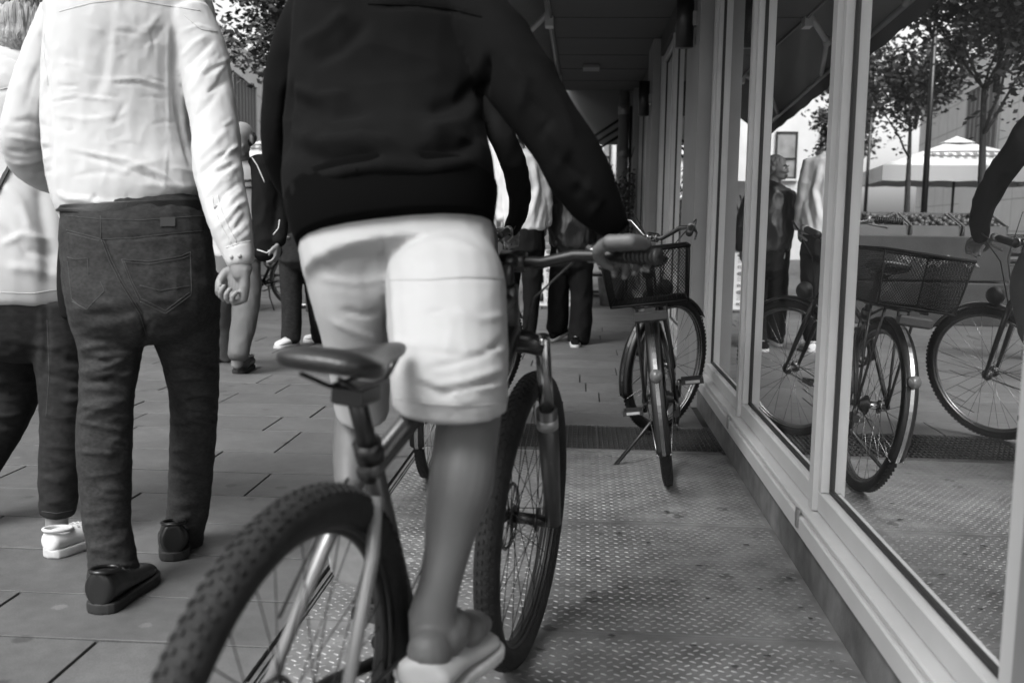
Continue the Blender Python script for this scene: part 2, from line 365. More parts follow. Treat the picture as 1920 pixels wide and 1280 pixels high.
# pillars
for k, (y0, y1) in enumerate(((5.75,6.45),(9.55,10.25),(13.0,13.3))):
    m = MB(); m.box((.635,y0,-.01),(.95,y1,ZC-.001),.004)
    o = m.build('pillar', M_pillar, bl)
# glazing: mullions, rails, glass, gaskets
bays = [([-2.2,-0.9,0.45,1.60,2.98,4.42,5.70],(2,)), ([6.50,7.05,8.35,9.50],()), ([10.3,11.6,12.95],())]
ZB, ZT = .207, ZC-.17
for ys, _ in bays:
    n_ = len(ys)
    for i, yy in enumerate(ys):
        m = MB(); hw = .026
        a, b = yy-hw, yy+hw
        m.box((XF-.012,a,ZB+.0),(.80,b,ZT),.003)
        m.build('mullion', M_frame, bl)
    for i in range(n_-1):
        a, b = ys[i]+.027, ys[i+1]-.027
        f = MB()
        f.box((XF+.004,a,ZB),(.79,b,ZB+.062),.003); f.box((XF+.004,a,ZT-.06),(.79,b,ZT),.003)
        f.box((XF+.004,a,ZB+.063),(.79,a+.03,ZT-.061),.003); f.box((XF+.004,b-.03,ZB+.063),(.79,b,ZT-.061),.003)
        fo = f.build('window_frame', M_frame, bl)
        gk = MB(); x0, x1 = .748, .7625
        for A, B in (((x0,a+.031,ZB+.064),(x1,b-.031,ZB+.073)), ((x0,a+.031,ZT-.072),(x1,b-.031,ZT-.062)), ((x0,a+.031,ZB+.0735),(x1,a+.041,ZT-.0725)), ((x0,b-.041,ZB+.0735),(x1,b-.031,ZT-.0725))): gk.box(A, B)
        attach(gk.build('gasket', M_frame_dark), fo)
        gl = MB(); gl.add([(.755,a+.02,ZB+.05),(.755,b-.02,ZB+.05),(.755,b-.02,ZT-.05),(.755,a+.02,ZT-.05)], [(0,1,2,3)])
        attach(gl.build('pane', M_glass), fo)
        gl = MB(); gl.add([(.772,a+.02,ZB+.05),(.7735,b-.02,ZB+.05),(.7735,b-.02,ZT-.05),(.772,a+.02,ZT-.05)], [(0,1,2,3)]); attach(gl.build('inner_pane', M_glass2), fo)
# small screws and drip brackets on the sill
for yy in (1.60,2.98,4.42): m = MB(); m.box((.668,yy-.012,.15),(.676,yy+.012,.207)); m.build('sill_bracket', M_steel, bl)
# grey pier close to the camera at the right edge
m = MB(); m.box((.695,1.42,-.01),(.74,1.55,ZC-.002),.006); m.build('pier', mat('pier_paint',.2,.5,var=.05), bl)
# shop room behind the glass
rm = MB(); rm.box((.86,-6,-.02),(5,13.2,0.1)); rm.build('shop_floor', M_roomfloor, bl)
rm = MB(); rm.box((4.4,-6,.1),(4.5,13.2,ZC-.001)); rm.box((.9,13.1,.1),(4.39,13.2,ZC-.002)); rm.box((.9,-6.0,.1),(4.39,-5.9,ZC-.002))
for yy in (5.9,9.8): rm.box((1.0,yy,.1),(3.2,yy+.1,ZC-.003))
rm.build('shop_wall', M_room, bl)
rm = MB()
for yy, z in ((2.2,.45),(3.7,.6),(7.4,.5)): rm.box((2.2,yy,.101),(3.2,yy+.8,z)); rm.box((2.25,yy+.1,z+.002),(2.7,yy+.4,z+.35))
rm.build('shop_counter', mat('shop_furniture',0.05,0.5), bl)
# wall lamps (cylinders on the pillars)
for k, (y, lab) in enumerate(((6.1,'near dark cylinder wall lamp high on the first pillar'),(9.9,'far dark cylinder wall lamp high on the second pillar'))):
    t = empty('wall_lamp', (.635,y,2.2), lab, 'lamp', 'cylinder wall lamps on the pillars')
    m = MB(); m.cyl((.57,y-.12,2.06),(.57,y-.12,2.38),.052,20); m.build('lamp_shade', M_black, t)
    m = MB(); m.box((.60,y-.15,2.18),(.64,y-.09,2.26)); m.build('bracket', M_silver, t)
# security camera like box on the upper corner of second pillar
# ceiling light strip and exit plate
m = MB(); m.box((-.02,11.1,ZC-.035),(.16,11.4,ZC-.005)); tag(m.build('ceiling_lamp', mat('lamp_plate',.2,.5)), 'small pale rectangular lamp fitting under the arcade ceiling', 'lamp')
# drainpipe + far facade
t = empty('downpipe', (.55,13.45,0), 'grey downpipe with sleeve joints at the far end of the arcade', 'pipe')
m = MB(); m.cyl((.53,13.5,0),(.53,13.5,2.9),.07,18); m.build('pipe', M_pillar, t)
m = MB(); [m.cyl((.53,13.5,z),(.53,13.5,z+.12),.078,18) for z in (.8,1.9,2.45)]; m.build('collar', M_silver, t)
nb = empty('neighbour_building', (1,15,0), 'darker neighbouring shop building beyond the downpipe', 'building')
m = MB(); m.box((.72,13.32,-.01),(6,22,3.08)); m.box((-.25,13.32,3.09),(6,22,11.5)); m.build('wall', mat('neighbour_wall',.12,.8,var=.1), nb)
m = MB(); m.box((-.7,15.2,2.2),(.719,15.4,3.08)); m.build('canopy_front', mat('canopy_grey',.3,.8), nb)
for k in range(3): m = MB(); m.tube([(.7,14.6,2.62-.12*k),(-.35,14.9,1.95-.1*k)],.02,6); m.build('canopy_rail', M_black, nb)
m = MB()
for z in np.arange(.4,2.4,.09): m.box((.66,14.0,z),(.715,16.5,z+.055))
m.build('shutter', M_slat, nb)
m = MB(); m.box((.62,13.8,.1),(.71,13.95,2.6)); m.build('door_frame', M_black, nb); m = MB(); m.box((.62,16.6,.1),(.71,16.8,2.6)); m.build('door_frame', M_black, nb)
# dark shelving of goods beyond the arcade
t = empty('display_rack', (.3,13.9,0), 'dark low shelf rack against the far shopfront', 'rack')
m = MB()
for z in (.05,.28,.5,.72): m.box((-.02,14.0,z),(.55,14.6,z+.04))
for x in (-.02,.53): m.box((x-.01,13.98,0),(x+.02,14.02,.9)); m.box((x-.01,14.58,0),(x+.02,14.62,.9))
m.build('shelf', M_black, t)

# ------------------------------------------------------------------ awning
aw = empty('awning', (-.3,6,2.9), 'grey folding arm awning hanging from the arcade fascia', 'awning')
m = MB(); out_ = [(.9,-.38,2.86),(6.8,-.74,2.66),(15.5,-1.12,2.42)]
inn = [(.9,-.31,3.0),(6.8,-.31,3.0),(15.5,-.31,3.0)]
for z_ in (0,.012): m.add([(x,y,z+z_) for y,x,z in inn]+[(x,y,z+z_) for y,x,z in out_], [(0,3,4,1),(1,4,5,2)])
m.build('canvas', M_awn, aw)
m = MB()
n_ = 60
for i in range(n_+1):
    f = i/n_; y = .9+14.6*f
    if y < 6.8: q = (y-.9)/5.9; x = -.38-.36*q; z = 2.86-.2*q
    else: q = (y-6.8)/8.7; x = -.74-.38*q; z = 2.66-.24*q
    m.v += [(x,y,z),(x-.01,y,z-.16-.02*abs(math.sin(i*.9)))]; 
for i in range(n_): m.f.append((2*i,2*i+1,2*i+3,2*i+2)); m.sm.append(False)
m.build('valance', mat('awning_valance',.15,.9), aw)
m = MB(); m.tube([(y_[1],y_[0],y_[2]-.02) for y_ in out_],.025,8); m.tube([(-.33,.9,2.95),(-.33,15.5,2.95)],.04,8); m.build('roller', M_silver, aw)
for y, yo, xo, zo in ((5.6,7.4,-.72,2.6),(8.6,10.4,-.86,2.54),(12.0,13.4,-1.0,2.47)):
    m = MB(); el = (xo*.55-.1, (y+yo)/2-.5, 2.62)
    m.tube([(-.31,y,2.78),el],.026,8); m.tube([el,(xo,yo,zo)],.022,8); m.ell(el,(.04,.04,.05)); m.box((-.34,y-.07,2.66),(-.27,y+.07,2.9)); m.build('folding_arm', M_frame, aw)

# ------------------------------------------------------------------ background buildings
sb = empty('stone_building', (-12,30,0), 'pale stone clad building with a dark louvred window beyond the trees', 'building')
A0 = W(433,130,35); dirv = Vector((-.16,.987,0)).normalized(); nrm = Vector((dirv.y,-dirv.x,0))
def SP(t, z, off=0): p = A0 + dirv*t + nrm*off; return Vector((p.x,p.y,z))
m = MB()
def quadbox(m, t0, t1, z0, z1, off0, off1):
    vs = [SP(t0,z0,off0),SP(t1,z0,off0),SP(t1,z0,off1),SP(t0,z0,off1),SP(t0,z1,off0),SP(t1,z1,off0),SP(t1,z1,off1),SP(t0,z1,off1)]
    m.add(vs, [(0,3,2,1),(4,5,6,7),(0,1,5,4),(1,2,6,5),(2,3,7,6),(3,0,4,7)])
wt = A0.z; WL = 5.6; wb = wt-2.75
quadbox(m,-30,-.01,0,wt+1.2,-6,0); quadbox(m,WL+.01,16,0,wt+1.2,-6,0); quadbox(m,-.01,WL+.01,0,wb-.02,-6,0); quadbox(m,-.01,WL+.01,wt+.02,wt+1.2,-6,0)
m.build('wall', M_stone, sb)
m = MB()
for z in np.arange(.9,wt+1,1.0): quadbox(m,-30,-.1,z,z+.03,-.001,.006) if True else None; quadbox(m,WL+.1,16,z,z+.03,-.001,.006)
for t_ in np.arange(-29,15,1.9):
    if -1 < t_ < WL+.3: continue
    quadbox(m,t_,t_+.03,0,wt+1.2,-.001,.004)
m.build('cladding_joint', mat('joint_grey',.3,.8), sb)
m = MB(); quadbox(m,0,WL,wb,wt,-.35,-.3); m.build('window', M_slat, sb)
m = MB()
for i in range(9): quadbox(m,i*WL/8-.05,i*WL/8+.05,wb,wt,-.29,-.05)
m.build('louvre', mat('louvre_edge',.22,.5), sb)
m = MB(); quadbox(m,-.1,.0,wb,wt,-.2,.06); quadbox(m,-.1,WL+.1,wb-.12,wb-.03,-.2,.06); m.build('window_frame', M_frame, sb)

wbd = empty('white_building', (-3,29,0), 'white rendered building closing the far end of the street', 'building')
m = MB(); YB = 30.0
m.box((-6.6,YB,0),(5.2,YB+8,14)); m.build('wall', M_white, wbd)
for x0 in (-6.0,-4.7,-3.0,-1.4,.2):
    for z0 in (2.35,5.0,7.7,10.4):
        f = MB(); 
        for a, b in (((x0,YB-.06,z0),(x0+.62,YB-.01,z0+.05)),((x0,YB-.06,z0+1.3),(x0+.62,YB-.01,z0+1.35)),((x0,YB-.06,z0+.05),(x0+.05,YB-.01,z0+1.3)),((x0+.57,YB-.06,z0+.05),(x0+.62,YB-.01,z0+1.3)),((x0+.05,YB-.055,z0+.55),(x0+.57,YB-.012,z0+.6))): f.box(a, b)
        fo = f.build('window', M_black, wbd)
        p = MB(); p.box((x0+.05,YB-.03,z0+.05),(x0+.57,YB-.008,z0+1.3)); attach(p.build('pane', mat('curtain_pane',.3,.3,var=.3,vscale=3)), fo)
        p = MB(); p.box((x0-.04,YB-.12,z0-.06),(x0+.66,YB-.005,z0-.003)); attach(p.build('sill', M_white), fo)
m = MB(); m.box((-2.5,YB-.5,0),(1.5,YB-.02,1.7)); m.build('shopfront', mat('shopfront_dark',.06,.4), wbd)
rs = Matrix.Translation((-6.6,YB-.1,14.3)) @ Matrix.Rotation(R(90),4,'X')
# bakery sign on the far wall
sg = empty('bakery_sign', (-1.3,YB-.6,1.9), 'white shop sign with dark letters above the far shopfront', 'sign')
m = MB(); m.box((-3.4,YB-.62,1.72),(.6,YB-.56,3.3)); m.build('panel', M_white, sg)
text_mesh('lettering','er',.62,M_ink,sg,Matrix.Translation((-1.35,YB-.63,2.35)) @ Matrix.Rotation(R(90),4,'X'),.004)
text_mesh('lettering','erei',.3,M_ink,sg,Matrix.Translation((-1.3,YB-.63,1.95)) @ Matrix.Rotation(R(90),4,'X'),.004)
m = MB(); m.tube([Vector((-1.9+.55*math.cos(a),YB-.64,2.9+.22*math.sin(a))) for a in np.linspace(0,6.28,24)],.03,6,True); m.tube([(-2.3,YB-.64,2.85),(-1.9,YB-.64,2.95),(-1.5,YB-.64,2.85)],.04,6); m.build('emblem', M_inkg, sg)
# low dark building behind the stalls (left, distance)
lb = empty('left_building', (-22,8,0), 'pale plastered building on the left beyond the walking couple', 'building')
m = MB(); m.box((-30,-8,0),(-16,14,9)); m.build('wall', M_stone, lb)
m = MB()
for y in range(-6,13,3): m.box((-16.0,y,2.6),(-15.95,y+1.3,4.6)); m.box((-16.0,y,5.8),(-15.95,y+1.3,7.6))
m.build('window', M_wglass, lb)

# ------------------------------------------------------------------ parasol, lamps, trees
def parasol(c, w_, name_label, za=2.85, ze=2.2, zv=1.88):
    t = empty('parasol', (c[0],c[1],0), name_label, 'parasol')
    m = MB(); n = 4; a0 = R(45+8)
    cs = [Vector((c[0]+w_*math.cos(a0+i*math.pi/2), c[1]+w_*math.sin(a0+i*math.pi/2), ze)) for i in range(4)]
    ap = Vector((c[0],c[1],za)); vs = []; fs = []
    K = 8
    for i in range(4):
        A, B = cs[i], cs[(i+1)%4]; o = len(vs)
        for u in range(K+1):
            for q in range(K+1):
                f = u/K; e = A.lerp(B,q/K); p = ap.lerp(e,f); p.z -= .07*math.sin(f*math.pi)*(1-abs(2*q/K-1))*1.0; vs.append(p)
        fs += [(o+u*(K+1)+q, o+(u+1)*(K+1)+q, o+(u+1)*(K+1)+q+1, o+u*(K+1)+q+1) for u in range(K) for q in range(K)]
    m.add(vs, fs, True); o_ = m.build('canopy', M_canvas, t)
    sm = o_.modifiers.new('th','SOLIDIFY'); sm.thickness = .01
    m = MB()
    for i in range(4):
        A, B = cs[i], cs[(i+1)%4]
        for q in range(12):
            a, b = A.lerp(B,q/12), A.lerp(B,(q+1)/12); dz = Vector((0,0,ze-zv))
            m.add([a-Vector((0,0,.003)),b-Vector((0,0,.003)),b-dz+Vector((0,0,.02*(q%2))),a-dz+Vector((0,0,.02*((q+1)%2)))],[(0,1,2,3)])
    m.build('valance', mat('valance_canvas',.66,.9), t)
    m = MB(); top = ap+Vector((0,0,.02)); cap = [ap.lerp(x_,.18)+Vector((0,0,.04)) for x_ in cs]; m.add([top+Vector((0,0,.06))]+cap, [(0,1,2),(0,2,3),(0,3,4),(0,4,1)]); m.build('vent_cap', M_canvas, t)
    m = MB(); m.cyl((c[0],c[1],0),(c[0],c[1],za),.03); m.build('pole', M_black, t)
    m = MB(); m.box((c[0]-.35,c[1]-.35,0),(c[0]+.35,c[1]+.35,.1),.01); m.build('base', M_black, t)
    m = MB()
    for i in range(4): m.tube([Vector((c[0],c[1],za-.5)), ap.lerp(cs[i],.9)-Vector((0,0,.05))],.012,6)
    m.build('rib', M_silver, t)
    return t, cs, ap
pc = (-6.9,23.5)
t, cs, ap = parasol(pc, 2.55, 'white square market parasol with faint oval emblem, standing beyond the trees', 2.98, 2.32, 1.98)
# emblem on the sloping side that faces the street (+x side)
for i in range(4):
    A, B = cs[i], cs[(i+1)%4]; mid = (A+B)/2
    if (mid-Vector((pc[0],pc[1],mid.z))).normalized().dot(Vector((.45,-.9,0))) > .75:
        cen = ap.lerp(mid,.62); ux = (B-A).normalized(); uy = (ap-mid).normalized(); nn = ux.cross(uy).normalized(); nn = nn if nn.z > 0 else -nn
        m = MB(); e = []
        for q in range(28):
            a = 2*math.pi*q/28; e.append(cen+ux*(.85*math.copysign(abs(math.cos(a))**.6,math.cos(a)))+uy*(.17*math.copysign(abs(math.sin(a))**.8,math.sin(a)))+nn*.03)
        m.tube(e,.02,5,True)
        for q in range(9): m.obox(cen+ux*(-.66+q*.165)+nn*.02, ux*.045, uy*(.07+.03*(q%2)), nn*.006)
        m.build('emblem', M_inkg, t)
parasol((-13.5,27),2.3,'smaller white parasol far behind the first one',2.9,2.3,2.0)

def lamp_post(base, h, arm, lab):
    t = empty('street_lamp', base, lab, 'street lamp'); b = Vector(base)
    m = MB(); m.tube([b, b+Vector((0,0,h*.5)), b+Vector((0,0,h))],[.05,.04,.032],12); m.build('pole', M_black, t)
    m = MB(); m.tube([b+Vector((0,0,h-.5)), b+Vector((arm*.35,0,h))],.03,8); m.tube([b+Vector((-arm*.1,0,h)),b+Vector((arm,0,h))],.03,8); m.build('arm', M_black, t)
    m = MB(); m.box((b.x+arm*.4,b.y-.12,h-.02),(b.x+arm*1.2,b.y+.12,h+.05),.01); m.build('lamp_head', M_black, t)
lamp_post((-3.2,14.2,0), 4.05, .75, 'tall dark street lamp with flat head, nearer of the two')
lamp_post((-5.0,23.6,0), 3.65, .6, 'smaller dark street lamp in front of the white building')

def tree(x, y, h0, rad, hc, seed, lab, nleaf, tr=.07, leaf=.055, mleaf=M_leaf):
    rg = random.Random(seed); t = empty('tree', (x,y,0), lab, 'tree', 'street trees of the square')
    br = MB(); tips = []
    def limb(p, d, L_, r, lev):
        pts = [p]; rs = [r]; n = 5; q = Vector(p); dd = Vector(d)
        for i in range(n):
            a_ = .22 if lev else .03; dd = (dd + Vector((rg.uniform(-a_,a_),rg.uniform(-a_,a_),rg.uniform(-.05,.16)))).normalized(); q = q+dd*(L_/n); pts.append(q); rs.append(r*(1-.62*(i+1)/n))
            if lev >= 1: tips.append((q.copy(), lev))
        br.tube(pts, rs, 6 if lev else 10)
        if lev < 3:
            for k in range(4 if lev else 7):
                i = rg.randint(2,n) if lev else rg.choice((4,5,5,5)); a = rg.uniform(0,6.28); e = rg.uniform(.1,.9) if lev == 0 else rg.uniform(-.15,.6)
                nd = Vector((math.cos(a),math.sin(a),e)).normalized(); limb(pts[i], (nd*.8+dd*.35).normalized(), (rad*.75 if lev == 0 else L_*.6)*rg.uniform(.7,1.1), rs[i]*.62, lev+1)
    limb(Vector((x,y,0)), Vector((rg.uniform(-.03,.03),rg.uniform(-.03,.03),1)), h0, tr, 0)
    # leader
    limb(Vector((x,y,h0*.98)), Vector((0,0,1)), hc, tr*.5, 1)
    br.build('trunk', M_bark, t)
    lf = MB(); tips2 = [p for p, l in tips]
    for i in range(nleaf):
        c = rg.choice(tips2)+Vector((rg.gauss(0,.17),rg.gauss(0,.17),rg.gauss(0,.13)))
        a = Vector((rg.uniform(-1,1),rg.uniform(-1,1),rg.uniform(-.6,.4))).normalized(); b = a.cross(Vector((rg.uniform(-1,1),rg.uniform(-1,1),rg.uniform(-.2,1)))).normalized(); s_ = leaf*rg.uniform(.6,1.3)
        lf.v += [tuple(c-a*s_), tuple(c+b*s_*.55), tuple(c+a*s_), tuple(c-b*s_*.55)]; n = len(lf.v); lf.f.append((n-4,n-3,n-2,n-1)); lf.sm.append(False)
    lf.build('crown', mleaf, t)
tree(-3.1,11.8,2.6,1.9,2.4,5,'near street tree with spreading dark crown and thin trunk in front of the parasol',13000,.07,.045)
tree(-6.1,14.6,3.5,2.0,2.8,11,'street tree seen between the man in the white shirt and the cyclist',9500,.09,.045)
tree(-4.7,19.5,2.9,1.9,2.8,23,'street tree standing in the middle of the row, beyond the nearer lamp',8500,.08,.055)
tree(-10.5,23.0,4.2,2.0,2.8,31,'farthest street tree in front of the louvred window',6000,.08,.06)
tree(-5.2,26.0,2.9,1.1,1.8,37,'light airy young tree beside the white building',3500,.05,.07)

# ------------------------------------------------------------------ market stalls
def stall(x0, x1, y0, y1, h, lab, seed, short):
    t = empty('market_stall', ((x0+x1)/2,(y0+y1)/2,0), lab, 'market stall', 'dark market stalls'); rg = random.Random(seed)
    m = MB(); m.box((x0,y0,0),(x1,y1,h*.48),.01); m.box((x0+.01,y0+.03,h*.5),(x1-.01,y1,h),.01); m.build('counter', M_box, t)
    m = MB()
    for k in range(14):
        a = rg.uniform(x0+.3,x1-.5); z = h*.7+rg.uniform(-.04,.04); m.tube([(a,y0+.025,z),(a+.05,y0+.025,z+.05),(a+.09,y0+.025,z-.02),(a+.14,y0+.025,z+.03)],.004,5)
    m.build('chalk_writing', mat('chalk',.5,.9), t)
    xx = x0+.05; k = 0
    while xx < x1-.5:
        cw = rg.uniform(.42,.55); c = empty('crate', (xx+cw/2,y0+.3,h), '%s crate of round produce from the left on the %s' % (['first','second','third','fourth','fifth','sixth'][k%6], short), 'crate', 'produce crates on the stalls')
        b = MB(); y_ = y0+.06
        b.obox((xx+cw/2,y_+.25,h+.06),(cw/2,0,0),(0,.24,.07),(0,-.003,.012))
        for sx in (-1,1): b.obox((xx+cw/2+sx*cw/2,y_+.25,h+.12),(.008,0,0),(0,.24,.07),(0,-.02,.06))
        for sy in (-1,1): b.obox((xx+cw/2,y_+.25+sy*.24,h+.12+sy*.07),(cw/2-.01,0,0),(0,.008,0),(0,0,.06))
        b.build('box', M_crate, c)
        f = MB()
        for q in range(45):
            u, v = rg.uniform(-.45,.45), rg.uniform(-.45,.45); f.ell((xx+cw/2+u*cw,y_+.25+v*.46,h+.13+v*.13+rg.uniform(0,.05)),(.035,.035,.032),7,5)
        f.build('produce', M_fruit, c)
        xx += cw+.04; k += 1
    return t
g0 = G(480,617); g1 = G(525,603)
stall(-5.6, -3.72, 10.4, 11.3, .95, 'left dark market stall with chalk writing beside the bald man', 1, 'left market stall')
stall(-3.05, -1.45, 10.9, 11.9, .95, 'right dark market stall hidden behind the cyclist', 2, 'right market stall')
# greenery climbing near the downpipe
t = empty('potted_plant', (.35,12.6,0), 'tall leafy potted shrub with bare twigs at the far end of the shopfront', 'plant')
rg = random.Random(5); m = MB(); m.tube([(.38,12.6,0),(.38,12.6,.35)],[.12,.16],16); m.build('pot', M_plinth, t)
m = MB(); lf = MB()
for k in range(9):
    a = rg.uniform(0,6.28); p = Vector((.38,12.6,.33)); pts = [p]
    for i in range(6): p = p+Vector((math.cos(a)*.05+rg.uniform(-.05,.05),math.sin(a)*.05+rg.uniform(-.05,.05),.2)); p.x = min(p.x,.62); pts.append(p)
    m.tube(pts,[.01-.001*i for i in range(7)],5)
    for q in pts[1:]:
        for j in range(22):
            c = q+Vector((rg.gauss(0,.08),rg.gauss(0,.08),rg.gauss(0,.08))); c.x = min(c.x,.63); e1 = Vector((rg.uniform(-1,1),rg.uniform(-1,1),rg.uniform(-1,1))).normalized()*.035; e2 = e1.cross(Vector((rg.uniform(-1,1),.3,1))).normalized()*.017
            lf.add([c-e1,c+e2,c+e1,c-e2],[(0,1,2,3)])
m.tube([(.45,12.4,1.2),(.5,11.6,1.55),(.55,11.0,1.85)],.006,5); m.tube([(.45,12.4,1.0),(.52,11.5,1.2),(.58,10.9,1.32)],.006,5)
m.build('stem', M_bark, t); lf.build('foliage', M_leafd, t)

# ------------------------------------------------------------------ price board
def board():
    gb = G(1040,580); Y = gb.y; L0 = W(1006,580,Y).x; L1 = W(1076,580,Y).x; zt = W(1020,335,Y).z
    t = empty('price_board', ((L0+L1)/2,Y,0), 'standing white price board with six bottle offers behind the girl in black', 'sign')
    m = MB(); m.box((L0,Y,.04),(L1,Y+.04,zt),.003); m.box((L0+.02,Y+.05,0),(L0+.05,Y+.35,.04)); m.box((L1-.05,Y+.05,0),(L1-.02,Y+.35,.04)); m.build('panel', M_poster, t)
    w_ = L1-L0; z0 = .06; zm = W(1020,467,Y).z
    m = MB(); m.box((L0+.002,Y-.004,zm),(L1-.002,Y-.0005,zt-.002)); m.build('header', mat('header_grey',.22,.6), t)
    m = MB(); m.box((L0+.002,Y-.006,zm),(L1-.002,Y-.0045,zm+.15)); m.build('header_band', M_inkg, t)
    TX = lambda x, z: Matrix.Translation((x,Y-.008,z)) @ Matrix.Rotation(R(90),4,'X')
    text_mesh('lettering','LN',.12,M_ink,t,TX(L0+w_*.2,zm+.36)); text_mesh('lettering','RA',.12,M_ink,t,TX(L0+w_*.8,zm+.36))
    text_mesh('lettering','per',.09,M_ink,t,TX(L0+w_*.2,zm+.26)); text_mesh('lettering','rke',.07,M_ink,t,TX(L0+w_*.8,zm+.26))
    text_mesh('lettering','Und',.075,M_poster,t,TX(L0+w_*.2,zm+.07))
    m = MB()
    for k in range(5): m.tube([Vector((L0+w_*(.1+.16*k),Y-.008,zm+.44+.03*(k%2))), Vector((L0+w_*(.2+.16*k),Y-.008,zm+.58)), Vector((L0+w_*(.28+.14*k),Y-.008,zm+.66))],.008,5)
    m.build('leaf_drawing', M_ink, t)
    h_ = (zm-z0)/3
    ov = MB(); bt = MB(); ln = MB()
    for r_ in range(3):
        for c_ in range(2):
            cx = L0+w_*(.25+.5*c_); cz = z0+h_*(r_+.5)
            ov.add([Vector((cx+.045*math.cos(a)+w_*.08,Y-.003,cz+.075+.025*math.sin(a))) for a in np.linspace(0,6.28,16,False)],[tuple(range(16))])
            bt.tube([(cx-w_*.12,Y-.002,cz-.07),(cx-w_*.12,Y-.002,cz+.01),(cx-w_*.12,Y-.002,cz+.025),(cx-w_*.12,Y-.002,cz+.07)],[.022,.022,.01,.01],8)
            for q in range(3): ln.box((cx+w_*.0,Y-.003,cz+.03-.02*q),(cx+w_*.16,Y-.001,cz+.036-.02*q))
            text_mesh('price',['1,29','2,49','1,99','0,99','2,29','1,79'][r_*2+c_],.05,M_ink,t,TX(cx+w_*.07,cz-.065))
    ov.build('oval_badge', M_inkg, t); bt.build('bottle_picture', M_ink, t); ln.build('print_lines', M_inkg, t)
board()

# ================================================================== FIGURES: tapered chains -> one surface
def cat_interp(rows, k=4):
    out = []; n = len(rows); a = np.array(rows, float)
    for i in range(n-1):
        p0, p1, p2, p3 = a[max(i-1,0)], a[i], a[i+1], a[min(i+2,n-1)]
        for j in range(k):
            t = j/k; out.append(.5*((2*p1)+(-p0+p2)*t+(2*p0-5*p1+4*p2-p3)*t*t+(-p0+3*p1-3*p2+p3)*t**3))
    out.append(a[-1]); return out
def chain3(mb, rows, n=22, scale=1.0, exp=2.0, cap=0.55, k=4, hint=None):
    """rows: (x,y,z, halfwidth, depthratio) in metres; ring side vector lies across the view"""
    rows = cat_interp(rows, k) if len(rows) > 2 else [np.array(r, float) for r in rows]
    C = [Vector(r[:3]) for r in rows]; m = len(C); vs = []; rings = 0
    def ringpts(c, t, w_, d_):
        v = hint if hint is not None else (c-CAM).normalized(); side = t.cross(v)
        if side.length < .05: side = Vector((1,0,0))
        side.normalize(); dep = side.cross(t).normalized(); o = []
        for q in range(n):
            a = 2*math.pi*q/n; ca, sa = math.cos(a), math.sin(a)
            o.append(c+side*(w_*math.copysign(abs(ca)**(2/exp), ca))+dep*(d_*math.copysign(abs(sa)**(2/exp), sa)))
        return o
    T = [(C[min(i+1,m-1)]-C[max(i-1,0)]).normalized() for i in range(m)]
    def wd(i): w_ = max(rows[i][3]*scale, .002); return w_, w_*rows[i][4]
    w_, d_ = wd(0); vs += ringpts(C[0]-T[0]*min(w_,d_)*cap*.9, T[0], w_*.25, d_*.25)+ringpts(C[0]-T[0]*min(w_,d_)*cap*.6, T[0], w_*.72, d_*.72); rings += 2
    for i in range(m): w_, d_ = wd(i); vs += ringpts(C[i], T[i], w_, d_); rings += 1
    vs += ringpts(C[-1]+T[-1]*min(w_,d_)*cap*.6, T[-1], w_*.72, d_*.72)+ringpts(C[-1]+T[-1]*min(w_,d_)*cap*.9, T[-1], w_*.25, d_*.25); rings += 2
    fs = [(i*n+q, i*n+(q+1)%n, (i+1)*n+(q+1)%n, (i+1)*n+q) for i in range(rings-1) for q in range(n)]
    fs += [tuple(range(n-1,-1,-1)), tuple(range((rings-1)*n, rings*n))]
    mb.add(vs, fs, True)
def px_rows(pts):
    o = []
    for p in pts:
        c = W(p[0], p[1], p[2]); o.append((c.x, c.y, c.z, p[3]/ppm(c), p[4] if len(p) > 4 else .8))
    return o
def fuse(mb, name, m, parent, voxel=.008, smooth=6, sub=0):
    """weld overlapping closed shells into ONE continuous surface"""
    me = bpy.data.meshes.new(name); me.from_pydata(mb.v, [], mb.f); bm = bmesh.new(); bm.from_mesh(me); bmesh.ops.recalc_face_normals(bm, faces=bm.faces); bm.to_mesh(me); bm.free()
    o = bpy.data.objects.new(name, me); COL.objects.link(o)
    r = o.modifiers.new('r', 'REMESH'); r.mode = 'VOXEL'; r.voxel_size = voxel
    s = o.modifiers.new('s', 'SMOOTH'); s.iterations = smooth; s.factor = .5
    me2 = bpy.data.meshes.new_from_object(o.evaluated_get(bpy.context.evaluated_depsgraph_get()))
    bpy.data.objects.remove(o); me2.name = name
    o = bpy.data.objects.new(name, me2); COL.objects.link(o); me2.materials.clear(); me2.materials.append(m)
    me2.polygons.foreach_set('use_smooth', [True]*len(me2.polygons))
    if parent: attach(o, parent)
    return o
def getco(o):
    n = len(o.data.vertices); c = np.empty(n*3); o.data.vertices.foreach_get('co', c); nn = np.empty(n*3); o.data.vertices.foreach_get('normal', nn)
    return c.reshape(-1,3), nn.reshape(-1,3)
def setco(o, c): o.data.vertices.foreach_set('co', c.reshape(-1)); o.data.update()
